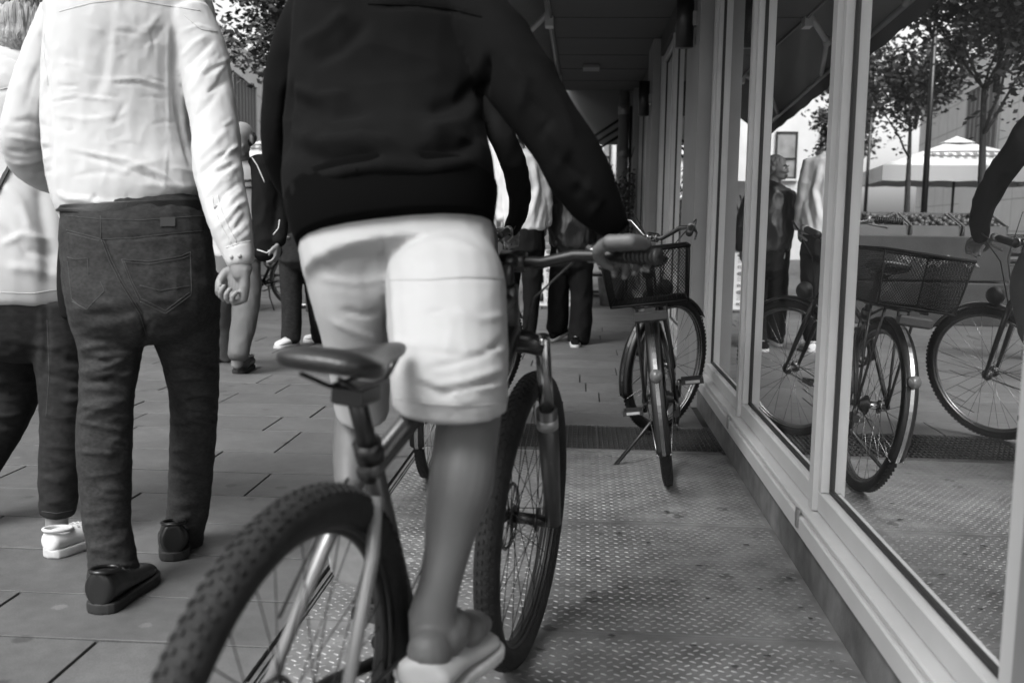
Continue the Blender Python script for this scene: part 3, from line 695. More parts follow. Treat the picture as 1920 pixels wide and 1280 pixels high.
def creases(o, lines):
    """cloth folds: each = (photo polyline, half width px, height m); real relief on the side seen"""
    c, n = getco(o); P = proj(c); view = c-np.array(CAM); view /= np.linalg.norm(view,axis=1)[:,None]; face = np.clip(-(n*view).sum(1)*2.0,0,1)
    D = np.zeros(len(c))
    for pts, wd, amp in lines:
        pts = np.array(pts, float); best = np.full(len(c), 1e9); tt = np.zeros(len(c)); seg = np.linalg.norm(np.diff(pts,axis=0),axis=1); cum = np.concatenate([[0],np.cumsum(seg)]); tot = cum[-1]
        for i in range(len(pts)-1):
            a, b = pts[i], pts[i+1]; ab = b-a; t = np.clip(((P-a)@ab)/(ab@ab+1e-9),0,1); d = np.linalg.norm(P-(a+t[:,None]*ab),axis=1)
            k = d < best; best[k] = d[k]; tt[k] = (cum[i]+t[k]*seg[i])/tot
        D += amp*np.exp(-(best/wd)**2)*np.clip(np.minimum(tt,1-tt)*5+.15,0,1)
    setco(o, c+n*(D*face)[:,None])
def rumple(o, amp, sc, stretch=(1,1,1), seed=0, ridged=True):
    c, n = getco(o); d = np.empty(len(c))
    for i in range(len(c)):
        p = Vector((c[i,0]*stretch[0]*sc+seed, c[i,1]*stretch[1]*sc, c[i,2]*stretch[2]*sc))
        v = noise.noise(p)+.5*noise.noise(p*2.1)
        d[i] = (1-abs(v)*2.2) if ridged else v
    setco(o, c+n*(d*amp)[:,None])
def inflate(o, amt): c, n = getco(o); setco(o, c+n*amt)
def bvh_of(o):
    me = o.data; return BVHTree.FromPolygons([v.co for v in me.vertices], [tuple(p.vertices) for p in me.polygons])
def on_surface(bv, pts, off=.0):
    res = []
    for p in pts:
        d = ray(*p); h = bv.ray_cast(CAM, d)
        if h[0] is not None: res.append(h[0]-d*off if True else h[0])
    return res
def dens(pts, step=4):
    o = []
    for i in range(len(pts)-1):
        a, b = np.array(pts[i],float), np.array(pts[i+1],float); n = max(1,int(np.linalg.norm(b-a)/step)); o += [tuple(a+(b-a)*j/n) for j in range(n)]
    return o+[tuple(pts[-1])]
def seam(bv, lines, r, name, m, parent, off=.0005):
    mb = MB()
    for l in lines:
        q = on_surface(bv, dens(l), off)
        if len(q) > 1: mb.tube(q, r, 5)
    if mb.v: return mb.build(name, m, parent)
def patch(bv, poly_rows, th, name, m, parent):
    """poly_rows: list of rows of photo points -> quad sheet lying on the cloth with thickness"""
    rows_ = [on_surface(bv, r, th) for r in poly_rows]; n = min(len(r) for r in rows_); mb = MB()
    if n < 2: return
    vs = [p for r in rows_ for p in r[:n]]; fs = [(i*n+j,i*n+j+1,(i+1)*n+j+1,(i+1)*n+j) for i in range(len(rows_)-1) for j in range(n-1)]
    mb.add(vs, fs, True); o = mb.build(name, m, parent); s = o.modifiers.new('t','SOLIDIFY'); s.thickness = th*.9; s.offset = 0; return o
# ---- head
def head_shells(mb, c, yaw, pitch=0.0, s=1.0, roll=0.0):
    """c = centre of skull; yaw = world heading of the face (0 = +Y, ccw)"""
    M3 = (Matrix.Rotation(yaw,3,'Z') @ Matrix.Rotation(pitch,3,'X') @ Matrix.Rotation(roll,3,'Y'))
    c = Vector(c)
    def E(p, r, rx=0): mb.ell(c+M3@(Vector(p)*s), [q*s for q in r], 18, 12, M3 @ Matrix.Rotation(rx,3,'X'))
    E((0,-.012,.028),(.074,.095,.086)); E((0,.03,-.01),(.062,.062,.085)); E((0,.046,-.068),(.042,.04,.036)); E((0,.02,-.05),(.055,.055,.05))
    E((0,.078,-.088),(.018,.014,.015))                                 # chin
    E((0,.088,.018),(.045,.016,.012))                                  # brow
    for q in (-1,1): E((q*.036,.072,-.022),(.022,.02,.02)); E((q*.078,-.005,-.005),(.010,.018,.032),.15); E((q*.012,.098,-.032),(.009,.010,.008))
    for i in range(6): f = i/5; E((0,.090+.019*f,.012-.044*f),(.009+.004*f,.010,.010))
    E((0,.093,-.058),(.021,.009,.006)); E((0,.091,-.067),(.019,.009,.006))
    return M3
def head_parts(parent, c, M3, s=1.0, hair=None, hm=None, bald=False):
    c = Vector(c)
    for q in (-1,1):
        m = MB(); m.ell(c+M3@(Vector((q*.031,.083,.0))*s),[.0125*s]*3,12,8,M3); e = m.build('eye', M_eyew, parent)
        m = MB(); m.ell(c+M3@(Vector((q*.031,.0915,.0))*s),[.006*s]*3,10,6,M3); attach(m.build('iris', M_eye), e)
        m = MB(); m.tube([c+M3@(Vector((q*x_,y_,z_))*s) for x_,y_,z_ in ((.014,.104,.022),(.032,.101,.028),(.05,.086,.022))],[.003*s]*3,6); m.build('eyebrow', M_dhair, parent)
    m = MB()
    for z_, r_ in ((-.0585,.0052),(-.0665,.006)): m.tube([c+M3@(Vector((x_,y_,z_))*s) for x_,y_ in ((-.021,.092),(-.01,.1005),(0,.1015),(.01,.1005),(.021,.092))],[.001*s,r_*.8*s,r_*s,r_*.8*s,.001*s],8)
    m.build('lips', M_lip, parent)
def hair_shell(parent, c, M3, s, style, m, seed=0):
    c = Vector(c); mb = MB()
    def E(p, r): mb.ell(c+M3@(Vector(p)*s), [q*s for q in r], 18, 12, M3)
    if style == 'short': E((0,-.024,.045),(.083,.098,.083)); E((0,-.05,.0),(.078,.07,.08)); E((0,.04,.092),(.06,.05,.035))
    if style == 'rim': E((0,-.028,-.005),(.0785,.088,.055))
    if style == 'tied': E((0,-.022,.045),(.082,.098,.078)); E((0,-.06,.0),(.07,.06,.07)); E((0,-.12,-.02),(.035,.04,.05))
    if style == 'bob':
        E((0,-.02,.045),(.096,.112,.088)); E((0,-.055,-.03),(.098,.082,.10)); E((-.055,-.03,-.06),(.042,.07,.08)); E((.055,-.03,-.06),(.042,.07,.08)); E((0,-.075,-.08),(.08,.055,.06))
    o = fuse(mb, 'hair', m, parent, .006*s if style != 'bob' else .005, 5)
    rumple(o, .006 if style != 'bob' else .007, 42, (1.2,1.2,.22), seed); return o
def strands(parent, c, M3, s, m, seed, n=260, lo=-.15):
    """loose locks lying over the hair"""
    rg = random.Random(seed); mb = MB(); c = Vector(c)
    for i in range(n):
        a = rg.uniform(2.2,7.2); pts = []
        a += 0
        for k in range(7):
            f = k/6; th = .25+1.25*min(1,f*1.5); zz = .045+.092*math.cos(th) if f < .62 else .045+.092*math.cos(th)-(f-.62)*.34*rg.uniform(.75,1.1)
            rr = math.sin(th)*(1+.04*math.sin(i))*(1-.38*max(0,f-.6)/.4); pts.append(c+M3@(Vector((.103*rr*math.cos(a+f*.25), -.03+.116*rr*math.sin(a+f*.25), zz))*s)*1.0+Vector((.004*math.sin(f*9+i),.004*math.cos(f*7+i*.7),0)))
        mb.tube(pts, [.0008,.0018,.002,.002,.002,.0018,.0006], 4)
    return mb.build('hair_lock', m, parent)
# ---- hand
def hand_shells(mb, wrist, direction, palmn, s=1.0, curl=.5, right=True, spread=.06, thumb=.5):
    """wrist: point; direction: along the hand; palmn: normal out of the palm; curl 0 flat .. 1 fist"""
    d = Vector(direction).normalized(); pn = Vector(palmn); pn = (pn-d*pn.dot(d)).normalized(); sd = d.cross(pn)
    if not right: sd = -sd               # sd points to the thumb side
    w_ = Vector(wrist)
    def cap(pts, rs): 
        rows = [(p.x,p.y,p.z,r,1.0) for p, r in zip(pts,rs)]; chain3(mb, rows, 12, 1, 2, .8, 2, hint=None)
    for i in range(5):                    # palm of joined metacarpals
        off = (-.032+.016*i)*s; cap([w_+sd*off*.6, w_+d*.045*s+sd*off, w_+d*.088*s+sd*off],[.014*s,.0145*s,.0125*s])
    L_ = [.068,.078,.085,.076]; 
    for i in range(4):                    # little..index
        off = (-.032+.0215*i)*s; base = w_+d*.088*s+sd*off; fl = L_[i]*s; a = 0; p = base; pts = [p]; dirf = (d+sd*(i-1.5)*spread).normalized()
        for k, fr in enumerate((.45,.31,.24)):
            a += curl*(1.25,1.55,1.0)[k]*(1+.05*(1.5-i)); dd = dirf*math.cos(a)+pn*math.sin(a); p = p+dd*fl*fr; pts.append(p)
        cap(pts, [.0098*s,.0086*s,.0078*s,.0066*s])
    b = w_+d*.02*s+sd*.026*s; t1 = (d*.55+sd*.75+pn*.35).normalized(); t2 = (d*.8+sd*(.35-.6*thumb)+pn*(.2+.5*thumb)).normalized(); t3 = (d*.75+sd*(-.2-.5*thumb)+pn*.35).normalized()
    cap([b, b+t1*.035*s, b+t1*.035*s+t2*.034*s, b+t1*.035*s+t2*.034*s+t3*.026*s],[.014*s,.0135*s,.0115*s,.009*s])
# ---- shoes
def shoe(parent, heel, toe, m, msole, h=.09, wdt=.048, label=None, high=0.0, laces=True, name='shoe', sole_h=.026):
    heel, toe = Vector(heel), Vector(toe); d = toe-heel; L_ = d.length; d.normalize(); up = Vector((0,0,1)); sd = d.cross(up).normalized(); up = sd.cross(d).normalized()
    mb = MB(); n = 18; prof = [(-.004,.5,.9),(.01,.76,.98),(.04,.9,1.0),(.16,.94,1.0),(.3,.9,.98),(.42,.92,.93),(.55,1.0,.84),(.68,1.06,.75),(.8,1.06,.68),(.9,.92,.62),(.96,.7,.55),(.99,.42,.45),(1.0,.2,.35)]
    vs = []
    for f, wf, hf in prof:
        c = heel+d*(f*L_)+up*sole_h*.6
        hh = (h+high*max(0,1-f*2.2))*hf-sole_h*.6
        for q in range(n):
            a = 2*math.pi*q/n; x_ = math.cos(a); z_ = math.sin(a); z2 = (z_+1)/2; nar = 1-.34*z2**2
            vs.append(c+sd*(wdt*wf*nar*math.copysign(abs(x_)**.8,x_))+up*(z2**.85*hh))
    mb.add(vs, [(i*n+q,i*n+(q+1)%n,(i+1)*n+(q+1)%n,(i+1)*n+q) for i in range(len(prof)-1) for q in range(n)]+[tuple(range(n-1,-1,-1)),tuple(range((len(prof)-1)*n,len(prof)*n))], True)
    mb.v += []; o = fuse(mb,name,m,parent,.0045,9)
    mb = MB(); vs = []; K = 40
    for z_ in (0,.006,sole_h-.004,sole_h):
        for q in range(K):
            a = 2*math.pi*q/K; f = .5-.5*math.cos(a); wf = np.interp(f,[0,.015,.05,.12,.25,.4,.6,.78,.9,.96,.985,1],[0,.45,.74,.88,.93,.9,1.04,1.1,.95,.7,.45,0]); g_ = 1.02 if .003 < z_ < sole_h-.001 else 1.0
            vs.append(heel+d*((f*1.03-.015)*L_)+sd*(wdt*wf*g_*(1 if math.sin(a) >= 0 else -1)*(abs(math.sin(a))>1e-6))+up*z_)
    mb.add(vs, [(i*K+q,i*K+(q+1)%K,(i+1)*K+(q+1)%K,(i+1)*K+q) for i in range(3) for q in range(K)]+[tuple(range(K-1,-1,-1)),tuple(range(3*K,4*K))], False)
    so_ = fuse(mb,'sole',msole,None,.004,2); so_.parent = parent; so_.matrix_parent_inverse = parent.matrix_basis.inverted(); so_.parent = o; so_.matrix_parent_inverse = Matrix.Identity(4)
    if laces:
        mb = MB()
        for k in range(5):
            f = .38+.065*k; z_ = h*np.interp(f,[.3,.42,.55,.68,.8],[.98,.93,.84,.75,.68])+.003; c = heel+d*f*L_
            mb.tube([c+sd*.022+up*(z_-.008),c+up*(z_+.003),c-sd*.022+up*(z_-.008)],.0026,5)
        attach(mb.build('laces', msole if m is not M_leather else M_sole), o)
        mb = MB(); cc = heel+d*(.15*L_)+up*(h*.97+high*.7); mb.tube([cc+d*(.045*math.cos(a))+sd*(.034*math.sin(a))+up*(.006*math.cos(a)*-1) for a in np.linspace(0,6.283,20,False)],.006,6,True); attach(mb.build('collar_rim',m),o)
    if label: o['label'] = label
    return o
def person(base, label, group=None): return empty('person', base, label, 'person', group)

# ================================================================== BICYCLES (x forward, y left, z up; rear axle above origin)
def bicycle(kind, loc, yaw, lean, steer, label, crank=0.0, wb=1.06, Rw=.345, stand=False):
    t = bpy.data.objects.new('bicycle', None); COL.objects.link(t); tag(t, label, 'bicycle', 'bicycles on the square' if kind == 'city' else None); t.empty_display_size = .1
    t.matrix_world = Matrix.Translation(loc) @ Matrix.Rotation(yaw,4,'Z') @ Matrix.Rotation(lean,4,'X')
    mtb = kind == 'mtb'; tr = .029 if mtb else .021
    V = Vector
    def wheel(X=None, cx=0.0, lab=None, rotor=True):
        m = MB(); m.x = X; c = V((cx,0,Rw)); rr = Rw-tr*1.9
        for q in (-1,1): m.ring(c+V((0,q*.010,0)),(0,1,0),rr,.0065,64,8)
        m.ring(c,(0,1,0),rr-.006,.009,64,8)
        m.cyl(c-V((0,.05,0)),c+V((0,.05,0)),.014); m.cyl(c-V((0,.032,0)),c-V((0,.027,0)),.028); m.cyl(c+V((0,.027,0)),c+V((0,.032,0)),.028)
        wh = m.build('wheel', M_blackmetal if mtb else M_chrome, t)
        m = MB(); m.x = X; m.ring(c,(0,1,0),Rw-tr,tr,72,14)
        n = 104 if mtb else 96
        for i in range(n):
            a = 2*math.pi*i/n; er = V((math.cos(a),0,math.sin(a))); et = V((-math.sin(a),0,math.cos(a)))
            if mtb:
                for yy, of in ((-.008,0),(.008,.5),(-.023,.25),(.023,.75)):
                    a2 = a+of*2*math.pi/n; e = V((math.cos(a2),0,math.sin(a2))); tt = V((-math.sin(a2),0,math.cos(a2))); tilt = yy*22
                    no = (e+V((0,tilt*1.4,0))).normalized(); m.obox(c+e*(Rw-tr)+no*(tr+.001), tt*.0042, no.cross(tt)*.0045, no*.0011)
            else:
                for yy in (-.011,.011): no = (er+V((0,yy*50,0))).normalized(); m.obox(c+er*(Rw-tr)+no*(tr+.0005), et*.007+V((0,yy*.15,0)), V((0,.005,0)), no*.0015)
        attach(m.build('tyre', M_rubber), wh)
        m = MB(); m.x = X
        for i in range(32):
            a = 2*math.pi*i/32; q = 1 if i % 2 else -1; a2 = a+(.9 if (i//2) % 2 else -.9)
            m.tube([c+V((math.cos(a2)*.026,q*.028,math.sin(a2)*.026)), c+V((math.cos(a)*(rr-.008),q*.003,math.sin(a)*(rr-.008)))],.0011,4)
        attach(m.build('spoke', M_blackmetal if mtb else M_chrome), wh)
        if rotor and mtb:
            m = MB(); m.x = X; m.ring(c+V((0,.04,0)),(0,1,0),.078,.005,36,4)
            for i in range(6): a = i*math.pi/3; m.tube([c+V((0,.04,0)), c+V((math.cos(a)*.076,.04,math.sin(a)*.076))],.003,4)
            attach(m.build('brake_disc', M_chrome), wh)
        return wh
    # steering transform
    ha = R(68.5 if mtb else 70); ax = V((-math.cos(ha),0,math.sin(ha)))        # head axis pointing up/back
    hb = V((wb-.05,0,Rw)) + ax*( .50 if mtb else .40)                              # bottom of head tube
    ht = hb + ax*(.12 if mtb else .16)
    X = Matrix.Translation(hb) @ Matrix.Rotation(steer,4,ax) @ Matrix.Translation(-hb)
    bb = V((.43,0,.30 if mtb else .285))
    st_top = V((.43-.235,0,.72)) if mtb else V((.43-.19,0,.70))                    # top of seat tube
    wheel(None,0.0,'rear'); wheel(X,wb,'front')
    fm = M_blackmetal if mtb else M_black
    m = MB(); tt = .021 if mtb else .016
    m.tube([hb,ht],[.023,.023],16); m.tube([bb,st_top],[.018,.017],14)
    m.tube([bb,hb+ax*.02],[.024,tt*1.25],14); m.tube([st_top-V((0,0,.04)),ht-ax*.03],[tt*.85,tt],14)
    m.cyl(bb-V((0,.037,0)),bb+V((0,.037,0)),.024)
    if not mtb: m.tube([bb+(st_top-bb)*.55, hb+ax*.07],[.012,.012],10)
    m.build('frame', mat('frame_paint',.05,.3,.3) if mtb else M_black, t)
    for q in (-1,1):
        m = MB(); drop = V((0,q*.066,Rw))
        m.tube([bb+V((-.03,q*.028,0)),V((.2,q*.05,Rw-.015)),drop],[.012,.011,.009],10); m.build('chainstay', fm, t)
        m = MB(); a = st_top-V((0,0,.07)); m.tube([a+V((-.01,q*.022,0)),a.lerp(drop,.25)+V((0,q*.022,0)),drop],[.010,.0105,.009],10); m.build('seatstay', M_silver if mtb else M_black, t)
    # seat post and saddle
    sp = (st_top-bb).normalized(); sx = st_top+sp*(.10 if mtb else .16)
    m = MB(); m.tube([st_top-sp*.05, sx],[.0145,.0145],14); m.cyl(st_top-sp*.02,st_top+sp*.012,.022,16); m.box((sx.x-.03,-.024,sx.z-.01),(sx.x+.03,.024,sx.z+.018),.004); m.build('seat_post', M_blackmetal, t)
    m = MB(); vs = []; n = 18; prof = [(-.135,.035,.012),(-.125,.062,.03),(-.09,.078,.042),(-.04,.068,.042),(.01,.042,.036),(.06,.026,.03),(.11,.021,.026),(.14,.016,.02),(.15,.006,.008)]
    for x_, w_, h_ in prof:
        zc = sx.z+.055+(.012 if x_ < -.06 else 0)*1.0-.004*math.sin((x_+.135)*11)
        if not mtb: w_ *= 1.2; h_ *= 1.3
        for k in range(n):
            a = 2*math.pi*k/n; ca, sa = math.cos(a), math.sin(a); dz = h_*.45*sa if sa > 0 else h_*.9*sa*(.5+.5*abs(ca)**3)
            vs.append((sx.x+x_*1.0, w_*math.copysign(abs(ca)**.8,ca), zc+dz))
    m.add(vs,[(i*n+k,i*n+(k+1)%n,(i+1)*n+(k+1)%n,(i+1)*n+k) for i in range(len(prof)-1) for k in range(n)]+[tuple(range(n-1,-1,-1)),tuple(range((len(prof)-1)*n,len(prof)*n))],True)
    sa_ = m.build('saddle', mat('saddle_cover',.014,.38,bump=.2,bscale=120), t); ms = sa_.modifiers.new('s','SUBSURF'); ms.levels = 1; ms.render_levels = 2
    m = MB()
    for q in (-1,1): m.tube([(sx.x-.11,q*.028,sx.z+.045),(sx.x-.04,q*.022,sx.z+.018),(sx.x+.05,q*.022,sx.z+.018),(sx.x+.12,q*.008,sx.z+.04)],.0036,6)
    attach(m.build('saddle_rail', M_blackmetal), sa_)
    # fork
    m = MB(); m.x = X; fc = hb-ax*.01; dr = V((wb,0,Rw))
    if mtb:
        m.tube([fc+V((0,-.075,0))-ax*.01,fc+V((0,-.04,0)),fc+V((0,.04,0)),fc+V((0,.075,0))-ax*.01],[.02,.024,.024,.02],12); m.build('fork_crown', M_blackmetal, t)
        for q in (-1,1):
            m = MB(); m.x = X; top = fc+V((0,q*.07,0))+ax*.015; bot = dr+V((-.005,q*.07,0)); mid = top.lerp(bot,.42)
            m.tube([top,mid],.0165,14); l = m.build('fork_stanchion', M_chrome, t)
            m = MB(); m.x = X; m.tube([top.lerp(bot,.36),top.lerp(bot,.7),bot],[.024,.022,.018],14); l2 = m.build('fork_leg', mat('fork_lowers',.06,.35,.2), t)
            m = MB(); m.x = X; m.tube([top.lerp(bot,.40),top.lerp(bot,.45)],[.0248,.0246],14); attach(m.build('fork_band', M_silver), l2)
        m = MB(); m.x = X; a = V((wb-.03,0,Rw+.0)); 
        pts = [mid+V((.0,-q*.0+.07*s_,0)) for s_, q in ()]
    else:
        m.tube([fc+V((0,-.045,0)),fc,fc+V((0,.045,0))],.016,10); 
        for q in (-1,1): m.tube([fc+V((0,q*.045,0)),fc.lerp(dr,.6)+V((0,q*.05,0)),dr+V((0,q*.05,0))],[.014,.012,.008],10)
        m.build('fork', M_black, t)
    # stem and bar
    bt = ht+ax*(.05 if mtb else .13); bc = bt+V((.06 if mtb else .05,0,.0)); hw = .30 if mtb else .31
    m = MB(); m.x = X; m.tube([ht-ax*.02,bt],.0165,12); m.tube([bt,bc],.017,12); m.cyl(bc-V((0,.026,0)),bc+V((0,.026,0)),.022); m.build('stem', M_blackmetal if mtb else M_chrome, t)
    if mtb: pts = [bc+V((0,0,0)),bc+V((0,.06,.0)),bc+V((-.005,.13,.02)),bc+V((-.025,.25,.028)),bc+V((-.05,hw,.03))]
    else: pts = [bc,bc+V((.0,.05,.0)),bc+V((.01,.14,.06)),bc+V((-.05,.24,.075)),bc+V((-.17,hw,.06))]
    m = MB(); m.x = X; full = [V((p.x,-p.y,p.z)) for p in reversed(pts[1:])]+pts; m.tube(full,.0125 if mtb else .011,10); hbr = m.build('handlebar', M_blackmetal if mtb else M_chrome, t)
    for q in (-1,1):
        a, b = V(pts[-2]), V(pts[-1]); a.y *= q; b.y *= q; e = (b-a).normalized(); L_ = (b-a).length
        g_ = MB(); g_.x = X; s0 = b-e*.12
        if mtb and q < 0:
            global GRIP_LOCAL, GRIP_END; GRIP_LOCAL = X @ (b-e*.055); GRIP_END = X @ b
        for k in range(13): g_.tube([s0+e*k*.01, s0+e*(k*.01+.007)],.0165,14)
        g_.tube([s0,b+e*.003],.0148,14); attach(g_.build('grip', M_plastic), hbr)
        g_ = MB(); g_.x = X; c0 = s0-e*.03; g_.cyl(c0-e*.012,c0+e*.012,.019); g_.tube([c0+V((.03,0,-.012)),c0+V((.055,0,-.02))+e*.05,c0+V((.05,0,-.03))+e*.13],[.006,.005,.006],8); g_.tube([c0,c0+V((.03,0,-.012))],.009,8)
        attach(g_.build('brake_lever', M_silver if not mtb else M_chrome), hbr)
        g_ = MB(); g_.x = X; g_.tube([c0+V((.03,0,-.01)), c0+V((.11,-q*.05,.03 if not mtb else -.01)), V((bc.x+.08,q*.03,bc.z-.08)), hb+V((.03,q*.02,-.02))],.0028,6); attach(g_.build('brake_cable', M_plastic), hbr)
    # cranks, chainring, pedals
    m = MB(); yr = -.052; m.ring(bb+V((0,yr,0)),(0,1,0),.07 if mtb else .085,.0045,48,6)
    for i in range(5): a = i*1.2566; m.tube([bb+V((0,yr,0)),bb+V((math.cos(a)*.07,yr,math.sin(a)*.07))],.005,5)
    for i in range(36): a = i*2*math.pi/36; m.obox(bb+V((math.cos(a)*.0775 if mtb else math.cos(a)*.0925,yr,(math.sin(a)*.0775 if mtb else math.sin(a)*.0925))),V((math.cos(a)*.004,0,math.sin(a)*.004)),V((0,.0015,0)),V((-math.sin(a)*.003,0,math.cos(a)*.003)))
    m.build('chainring', M_blackmetal, t)
    for q in (-1,1):
        ca = crank+(0 if q < 0 else math.pi); e = V((math.cos(ca),0,math.sin(ca))); a = bb+V((0,q*.072,0)); b = a+e*.17+V((0,q*.012,0))
        m = MB(); m.tube([bb+V((0,q*.03,0)),a],.014,12); m.tube([a,b],[.015,.011],10); ck = m.build('crank', M_blackmetal if mtb else M_chrome, t)
        m = MB(); pcn = b+V((0,q*.055,0)); m.tube([b,pcn+V((0,q*.045,0))],.006,8)
        for dx in (-.042,.042): m.obox(pcn+V((dx,0,0)),V((.006,0,0)),V((0,.047,0)),V((0,0,.011)))
        for dy in (-.043,.043): m.obox(pcn+V((0,dy,0)),V((.036,0,0)),V((0,.004,0)),V((0,0,.009)))
        pd_ = m.build('pedal', M_plastic, t)
        if not mtb:
            m = MB()
            for dx in (-.049,.049): m.obox(pcn+V((dx,0,0)),V((.0012,0,0)),V((0,.03,0)),V((0,0,.006)))
            attach(m.build('reflector', mat('amber_reflector',.45,.3)), pd_)
    # chain and cassette
    m = MB(); cr = .07 if mtb else .085
    m.tube([bb+V((0,yr,cr)),V((0,yr,Rw+.035))],.0045,5); m.tube([bb+V((0,yr,-cr)),V((.02,yr,Rw-.12 if mtb else Rw-.035)),V((0,yr,Rw-.09 if mtb else Rw-.035))],.0045,5)
    m.build('chain', M_blackmetal, t)
    m = MB()
    for k in range(9): m.cyl(V((0,-.024-.0035*k,Rw)),V((0,-.0262-.0035*k,Rw)),(.075 if mtb else .04)-.0055*k*(1 if mtb else .5),28)
    m.build('cassette', M_blackmetal, t)
    m = MB(); m.tube([V((0,-.062,Rw-.01)),V((.0,-.066,Rw-.05)),V((.03,-.056,Rw-.11))],[.012,.011,.009],8); m.box((-.012,-.07,Rw-.075),(.03,-.045,Rw-.045),.003); m.cyl((.035,-.06,Rw-.12),(.035,-.05,Rw-.12),.02,14); m.build('derailleur', M_silver if mtb else M_blackmetal, t)
    if mtb:
        m = MB(); m.box((-.05,.05,Rw+.03),(.0,.075,Rw+.075),.006); m.build('brake_caliper', M_silver, t)
        m = MB(); m.tube([st_top.lerp(bb,.12)+V((-.03,.03,0)),V((.13,.035,.62)),V((.05,.055,.5))],.003,6); m.tube([hb+V((.02,.02,.08)),hb+V((-.15,.03,.0)),bb+V((.08,.03,.12)),bb+V((-.05,.04,.02))],.0028,6); m.build('brake_hose', M_plastic, t)
        m = MB(); m.tube([bb.lerp(hb,.35)+V((-.03,0,.04)),bb.lerp(hb,.65)+V((-.03,0,.04))],.034,16); m.build('bottle', M_plastic, t)
    else:
        # mudguards with pale stripe
        for Xf, cx, a0, a1 in ((None,0.0,R(60),R(205)),(X,wb,R(40),R(200))):
            c = V((cx,0,Rw)); vs = []; N = 36; Rg = Rw+.018
            m = MB(); m.x = Xf
            for i in range(N+1):
                a = a0+(a1-a0)*i/N
                for k in range(7): b = -1+k/3; ry = .028*b; rr_ = Rg-.010*b*b; vs.append(c+V((math.cos(a)*rr_,ry,math.sin(a)*rr_)))
            m.add(vs,[(i*7+k,i*7+k+1,(i+1)*7+k+1,(i+1)*7+k) for i in range(N) for k in range(6)],True)
            mg = m.build('mudguard', M_black, t); sm = mg.modifiers.new('t','SOLIDIFY'); sm.thickness = .002
            m = MB(); m.x = Xf
            for i in range(N): 
                if i < 8: continue
                a, b = a0+(a1-a0)*i/N, a0+(a1-a0)*(i+1)/N; rr_ = Rg+.0025
                m.add([c+V((math.cos(a)*rr_,-.007,math.sin(a)*rr_)),c+V((math.cos(a)*rr_,.007,math.sin(a)*rr_)),c+V((math.cos(b)*rr_,.007,math.sin(b)*rr_)),c+V((math.cos(b)*rr_,-.007,math.sin(b)*rr_))],[(0,1,2,3)])
            attach(m.build('stripe', M_chrome), mg)
            m = MB(); m.x = Xf
            for q in (-1,1): m.tube([c+V((0,q*.055,0)),c+V((math.cos(a1)*Rg,q*.025,math.sin(a1)*Rg))],.0025,5)
            attach(m.build('mudguard_stay', M_chrome), mg)
        # carrier, basket, rear lamp, stand, lock
        zr = .745
        m = MB()
        for q in (-1,1): m.tube([(.15,q*.05,zr),(-.2,q*.06,zr),(-.22,q*.04,zr)],.006,8); m.tube([(0,q*.062,Rw),(-.1,q*.06,zr)],.006,8); m.tube([(0,q*.062,Rw),(.06,q*.058,zr)],.006,8)
        for x_ in (-.22,-.1,.02,.13): m.tube([(x_,-.055,zr),(x_,.055,zr)],.005,6)
        m.tube([(.15,.05,zr),(st_top.x,0,st_top.z-.02)],.005,6); m.build('carrier', M_black, t)
        m = MB(); m.box((-.262,-.062,zr-.055),(-.228,.062,zr-.015),.008); m.box((-.235,-.02,zr-.03),(-.215,.02,zr),.003); m.build('reflector_bar', mat('red_reflector_dark',.035,.25), t)
        m = MB(); c_ = V((-.335,0,.52)); m.cyl((-Rw*.93-.03,0,.50),(-Rw*.93-.012,0,.495),.024,20); m.build('rear_lamp', mat('lamp_lens',.12,.25), t)
        # mudguard flap
        # basket of wire mesh
        bk = MB(); wr = .0012
        B = [V((-.24,-.145,zr+.012)),V((.10,-.145,zr+.012)),V((.10,.145,zr+.012)),V((-.24,.145,zr+.012))]; T_ = [V((-.27,-.168,zr+.215)),V((.13,-.168,zr+.215)),V((.13,.168,zr+.215)),V((-.27,.168,zr+.215))]
        bk.tube(T_+[T_[0]],.006,8); bk.tube(B+[B[0]],.005,8)
        for i in range(4): bk.tube([B[i],T_[i]],.004,6)
        for i in range(4):
            b0, b1, t0, t1 = B[i], B[(i+1)%4], T_[i], T_[(i+1)%4]; n = 30 if i % 2 == 0 else 28
            for k in range(-n//2,n):                          # diagonal wires both ways
                for sgn in (1,-1):
                    u0 = k/n; u1 = u0+.5; z0 = 0; z1 = 1.0
                    if u0 < 0: z0 = -u0/.5; u0_ = 0
                    else: u0_ = u0
                    if u1 > 1: z1 = (1-u0)/.5; u1_ = 1
                    else: u1_ = u1
                    if z1 <= z0: continue
                    f = lambda u, z: (b0.lerp(b1,u if sgn > 0 else 1-u)).lerp(t0.lerp(t1,u if sgn > 0 else 1-u), z)
                    bk.tube([f(u0_,z0),f(u1_,z1)],wr,3)
        for k in range(1,16): x_ = -.24+.34*k/16; bk.tube([(x_,-.145,zr+.012),(x_,.145,zr+.012)],wr,3)
        for k in range(1,15): y_ = -.145+.29*k/15; bk.tube([(-.24,y_,zr+.013),(.10,y_,zr+.013)],wr,3)
        bk.build('basket', mat('basket_wire',.004,.7,spec=.2), t)
        m = MB(); m.tube([(.36,-.02,Rw-.08),(.33,.10,Rw-.20),(.26,.245,.012)],[.011,.009,.009],8); m.obox((.255,.255,.006),(.03,0,0),(0,.022,0),(0,0,.005)); m.build('kickstand', M_blackmetal, t)
        m = MB(); 
        for k in range(3): m.ring((.33,.045,.52+.02*k),(.2,1,.3*k),.055+.01*k,.007,24,8)
        m.build('cable_lock', M_plastic, t)
        m = MB(); m.x = X; m.ell(hb+V((.10,0,.02)),(.045,.04,.045)); m.build('head_lamp', M_plastic, t)
    return t

